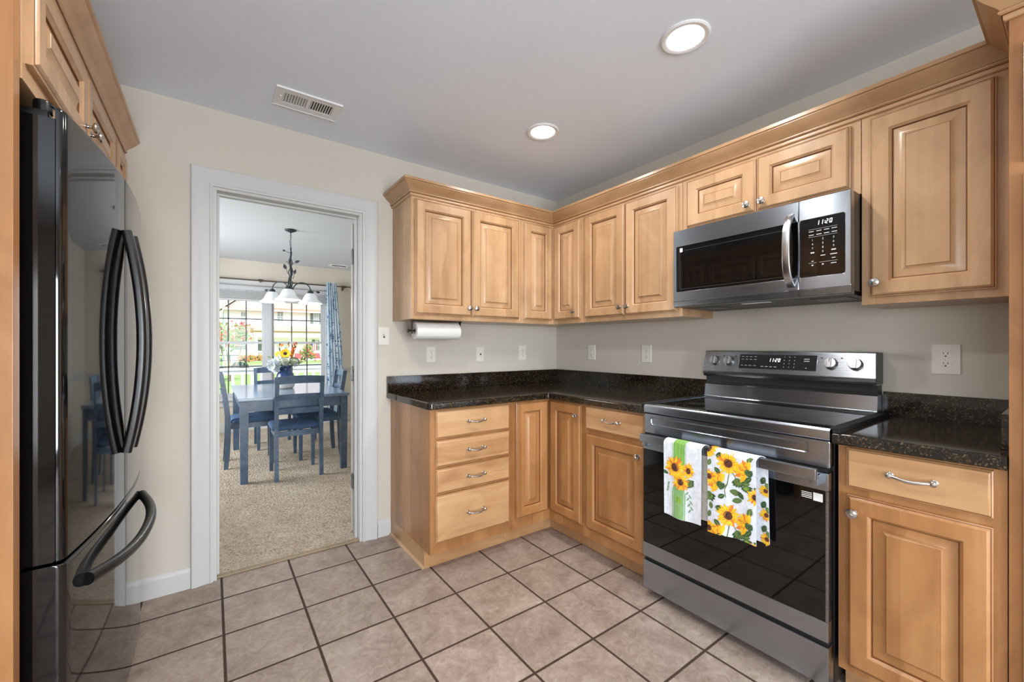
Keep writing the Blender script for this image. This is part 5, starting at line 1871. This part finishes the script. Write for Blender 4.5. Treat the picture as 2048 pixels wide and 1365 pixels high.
for k in range(9):
    MB().box(-2.49, -0.915, 4.330, 4.377, 1.880 + k * 0.0130, 1.8900 + k * 0.0130, r=0.002).build('slat', 'blind_fabric', t)
MB().box(-2.49, -0.915, 4.330, 4.377, 1.848, 1.876, r=0.004).build('bottom_rail', 'vinyl_white', t)

# ------------------------------------------------------------------ outside
struct('porch_deck', MB().box(-7, 4, 4.52, 6.55, -0.25, -0.06), 'porch_white', label='white porch deck outside the dining window')
t = thing('porch_railing', 'white porch railing outside the dining window', 'railing', (-1.5, 6.4, -0.06))
MB().box(-6.5, 3.5, 6.35, 6.45, 0.765, 0.805, r=0.006).box(-6.5, 3.5, 6.38, 6.42, 0.69, 0.765).build('top_rail', 'porch_white', t)
MB().box(-6.5, 3.5, 6.375, 6.425, 0.03, 0.09, r=0.004).build('bottom_rail', 'porch_white', t)
x = -4.6
while x < 2.2:
    MB().box(x, x + 0.046, 6.377, 6.423, 0.09, 0.69).build('baluster', 'porch_white', t)
    x += 0.148
tag(MB().box(-60, 60, 6.55, 90, -0.5, -0.26).build('lawn', 'lawn_green', org=(0, 20, -0.26)), 'sunlit green lawn beyond the porch railing', 'lawn', kind='stuff')
struct('street', MB().box(-60, 60, 27, 34, -0.262, -0.245), 'asphalt', label='pale street in front of the white house')

hs = thing('house', 'white two-story house with a long porch roof across the street', 'house', (3, 45, -0.26))
MB().box(-1.45, 10, 45, 53, -0.26, 4.75).prism([(-1.45, 4.75), (2.7, 4.75), (0.62, 6.4)], lambda a, b, h: (a, h, b), 44.98, 49).build('wall', 'siding_white', hs)
rf = MB()
rf.loft([[(x, 44.45, 4.72), (x, 49, 7.2), (x, 49, 7.4), (x, 44.40, 4.92)] for x in (2.2, 10.4)], 0, True, True, True)
rf.loft([[(-1.95, y, 4.52), (0.62, y, 6.55), (0.62, y, 6.75), (-2.0, y, 4.70)] for y in (44.55, 49)], 0, True, True, True)
rf.loft([[(3.2, y, 4.52), (0.62, y, 6.55), (0.62, y, 6.75), (3.25, y, 4.70)] for y in (44.55, 49)], 0, True, True, True)
rf.box(-1.5, 2.75, 44.5, 45, 4.68, 4.86)
rf.build('roof', 'roof_brown', hs)
MB().box(-1.6, 10.2, 44.42, 44.5, 4.60, 4.72).loft([[(-2.0, y, 4.44), (0.62, y, 6.47), (0.62, y, 6.60), (-2.0, y, 4.57)] for y in (44.5, 44.55)], 0, True, True, True).build('fascia', 'house_trim', hs)
pr = MB()
pr.loft([[(x, 42.8, 2.50), (x, 45, 3.05), (x, 45, 3.2), (x, 42.7, 2.62)] for x in (-1.6, 10.2)], 0, True, True, True)
pr.build('porch_roof', 'roof_brown', hs)
MB().box(-1.5, 10, 42.85, 43.05, 2.0, 2.5).box(-1.5, 10, 43.05, 45, 2.42, 2.48).build('porch_beam', 'soffit_bounce_lit', hs)
for x in (-1.4, 1.0, 3.9, 6.6, 9.4):
    MB().box(x - 0.11, x + 0.11, 42.86, 43.06, -0.1, 2.0).build('porch_column', 'house_trim', hs)
MB().box(-1.5, 10, 42.8, 45, -0.26, -0.1).build('porch_floor', 'house_trim', hs)
def hwin(x0, x1, z0, z1, shutters=False, parent=hs):
    f = MB()
    f.box(x0 - 0.06, x1 + 0.06, 44.93, 45.0, z0 - 0.06, z1 + 0.06)
    fo = f.build('window', 'house_trim', parent)
    MB().box(x0, x1, 44.92, 44.93, z0, z1).build('pane', 'window_dark', fo)
    g = MB()
    g.box(x0, x1, 44.91, 44.92, (z0 + z1) / 2 - 0.03, (z0 + z1) / 2 + 0.03)
    g.box((x0 + x1) / 2 - 0.015, (x0 + x1) / 2 + 0.015, 44.91, 44.92, z0, z1)
    g.build('muntin_grid', 'house_trim', fo)
    if shutters:
        for a in (x0 - 0.36, x1 + 0.08):
            MB().box(a, a + 0.28, 44.94, 45.0, z0 - 0.05, z1 + 0.05).build('shutter', 'shutter_grey', parent)
hwin(-0.10, 0.24, 3.50, 4.45)
hwin(2.95, 3.45, 3.60, 4.62)
hwin(6.33, 6.75, 3.55, 4.66, True)
hwin(-0.55, 0.35, 0.78, 1.70)
hwin(6.5, 7.3, 0.7, 1.8, True)
MB().box(1.15, 1.60, 44.94, 45, -0.1, 1.75).build('front_door', 'shutter_grey', hs)
rl = MB()
rl.box(1.0, 1.75, 42.9, 42.96, 0.64, 0.72).box(1.0, 1.75, 42.9, 42.96, 0.0, 0.06)
for k in range(8):
    rl.box(1.02 + k * 0.1, 1.06 + k * 0.1, 42.91, 42.95, 0.06, 0.64)
rl.build('porch_rail', 'house_trim', hs)
MB().box(3.1, 3.5, 44.9, 44.95, 1.15, 1.4).box(3.9, 4.3, 44.9, 44.95, 1.15, 1.4).build('wall_plaque', 'orange_bloom', hs)

def leafy(name, label, cat, trunk, crown, mats, n, leaf_size, seed, stems=4, group=None):
    """tree or shrub: crown = list of (center, radius); leaf clumps as crossed quads"""
    rg = random.Random(seed)
    base = Vector(trunk[0])
    t = thing(name, label, cat, base, group)
    tk = MB()
    for k in range(stems):
        c, r = crown[k % len(crown)]
        tip = Vector(c) + Vector((rg.uniform(-0.3, 0.3), rg.uniform(-0.3, 0.3), 0)) * r
        b0 = base + Vector((rg.uniform(-1, 1), rg.uniform(-1, 1), 0)) * trunk[1] * 1.5
        pts = [b0, b0 + Vector((0, 0, trunk[1] * 3)), base.lerp(tip, 0.45) + Vector((rg.uniform(-0.1, 0.1), 0, 0)) * r, tip]
        tk.tube(pts, [trunk[1], trunk[1] * 0.95, trunk[1] * 0.7, trunk[1] * 0.25], 7)
    tk.build('trunk', 'bark', t)
    for mi, (mat, share) in enumerate(mats):
        m = MB()
        for i in range(int(n * share)):
            c, r = crown[rg.randrange(len(crown))]
            d = Vector((rg.gauss(0, 1), rg.gauss(0, 1), rg.gauss(0, 1))).normalized() * r * (rg.random() ** 0.35)
            p = Vector(c) + d
            if mi == 1:
                p = Vector(c) + d.normalized() * r * rg.uniform(0.85, 1.12)
            p.z = max(p.z, base.z + leaf_size * 1.35)
            for q in range(2):
                a = Vector((rg.uniform(-1, 1), rg.uniform(-1, 1), rg.uniform(-1, 1))).normalized()
                b = a.orthogonal().normalized()
                s = leaf_size * rg.uniform(0.6, 1.3)
                m.add([p - a * s, p + b * s * 0.5, p + a * s, p - b * s * 0.5], [(0, 1, 2, 3)])
        o = m.build('foliage' if mi == 0 else 'blossoms', mat, t)
    return t
leafy('flowering_tree', 'small tree with pink red blossoms left of the dining window mullion', 'tree', ((-1.75, 18, -0.26), 0.04),
      [((-2.15, 18, 1.75), 0.42), ((-1.70, 18, 1.70), 0.50), ((-1.30, 18, 1.80), 0.36), ((-1.85, 18.1, 1.35), 0.40), ((-2.5, 18, 1.5), 0.5)], [('tree_green', 1.0), ('pink_bloom', 0.35)], 520, 0.07, 3)
leafy('shade_tree', 'pale green tree at the left edge of the dining window, beside the white house', 'tree', ((-4.2, 36, -0.26), 0.2),
      [((-3.9, 36, 3.4), 1.2), ((-4.6, 36, 2.6), 1.3), ((-3.4, 36, 2.3), 0.9)], [('tree_green', 1.0)], 700, 0.22, 5)
leafy('hedge', 'low hedge with orange blooms below the porch of the white house', 'hedge', ((0.3, 41.5, -0.26), 0.04), [((-0.2, 41.5, 0.0), 0.35), ((0.5, 41.5, 0.02), 0.35), ((1.2, 41.5, 0.0), 0.38)], [('hedge_green', 0.6), ('orange_bloom', 0.9)], 420, 0.10, 7)
leafy('shrub', 'yellow green shrub in front of the porch at the right pane of the dining window', 'shrub', ((4.7, 40, -0.26), 0.04), [((4.6, 40, 0.55), 0.45), ((4.9, 40, 0.95), 0.4), ((5.2, 40, 0.3), 0.35)], [('hedge_green', 1.0), ('pink_bloom', 0.25)], 380, 0.10, 9)
leafy('shrub', 'green shrub at the left edge of the dining window behind the parked cart', 'shrub', ((-3.0, 27, -0.26), 0.04), [((-2.7, 27, 0.3), 0.45), ((-3.3, 27, 0.3), 0.5), ((-2.2, 27, 0.1), 0.3)], [('tree_green', 1.0)], 320, 0.09, 12)

t = thing('utility_cart', 'dark low cart with a bar frame parked across the lawn', 'cart', (-1.5, 24, -0.26))
b = MB()
b.box(-2.2, -0.75, 23.6, 24.6, -0.02, 0.14, r=0.04)
b.loft([[(-1.55, y, 0.13), (-0.76, y, 0.13), (-0.85, y, 0.26), (-1.15, y, 0.36), (-1.4, y, 0.34)] for y in (23.65, 24.55)], 0, True, True, True)
b.build('body', 'car_paint', t)
f = MB()
for y in (23.65, 24.55):
    f.tube([(-2.2, y, 0.1), (-2.2, y, 0.70), (-1.1, y, 0.69), (-0.85, y, 0.25)], 0.018, 8)
    f.tube([(-1.6, y, 0.1), (-1.6, y, 0.69)], 0.018, 8)
    f.tube([(-2.2, y, 0.42), (-1.0, y, 0.42)], 0.012, 8)
f.build('bar_frame', 'car_paint', t)
for x in (-1.95, -1.0):
    for y in (23.6, 24.6):
        MB().cyl((x, y - 0.06, -0.06), (x, y + 0.06, -0.06), 0.198, 20).build('wheel', 'rubber_black', t)

def patio_chair(label, x, y):
    t = thing('patio_chair', label, 'chair', (x, y, -0.26), 'red patio chairs')
    MB().box(x - 0.28, x + 0.28, y - 0.25, y + 0.25, 0.0, 0.05, r=0.02).build('seat', 'red_paint', t)
    MB().loft([[(x + a, y + 0.22 + 0.12 * f, 0.05 + 0.5 * f), (x + a, y + 0.27 + 0.12 * f, 0.05 + 0.5 * f)] for a, f in ()] or [[(x - 0.28, y + 0.20, 0.05), (x + 0.28, y + 0.20, 0.05), (x + 0.28, y + 0.25, 0.05), (x - 0.28, y + 0.25, 0.05)], [(x - 0.22, y + 0.34, 0.5), (x + 0.22, y + 0.34, 0.5), (x + 0.22, y + 0.38, 0.5), (x - 0.22, y + 0.38, 0.5)]], 0, True, True, True).build('backrest', 'red_paint', t)
    for sx in (-0.25, 0.21):
        for sy in (-0.23, 0.19):
            MB().box(x + sx, x + sx + 0.04, y + sy, y + sy + 0.04, -0.26, 0.0).build('leg', 'red_paint', t)
patio_chair('red patio chair at the right end of the far porch', 5.75, 40.0)
patio_chair('red patio chair beside the yellow green shrub', 4.0, 39.5)
t = thing('flag', 'small red and white striped flag hanging at the far porch', 'flag', (5.9, 42.6, 1.5))
m = MB()
for k in range(7):
    x0 = 5.55 + k * 0.085
    m.add([(x0, 42.7 + 0.03 * math.sin(k), 1.5), (x0 + 0.085, 42.7 + 0.03 * math.sin(k + 1), 1.5), (x0 + 0.085, 42.7 + 0.03 * math.sin(k + 1), 0.72), (x0, 42.7 + 0.03 * math.sin(k), 0.72)], [(0, 1, 2, 3)], k % 2)
m.add([(5.55, 42.66, 1.5), (5.80, 42.66, 1.5), (5.80, 42.66, 1.2), (5.55, 42.66, 1.2)], [(0, 1, 2, 3)], 2)
m.build('cloth', ['flag_red', 'flag_white', 'flag_blue'], t)
MB().cyl((5.50, 42.95, 1.5), (6.2, 42.6, 1.62), 0.018, 8).build('pole', 'house_trim', t)
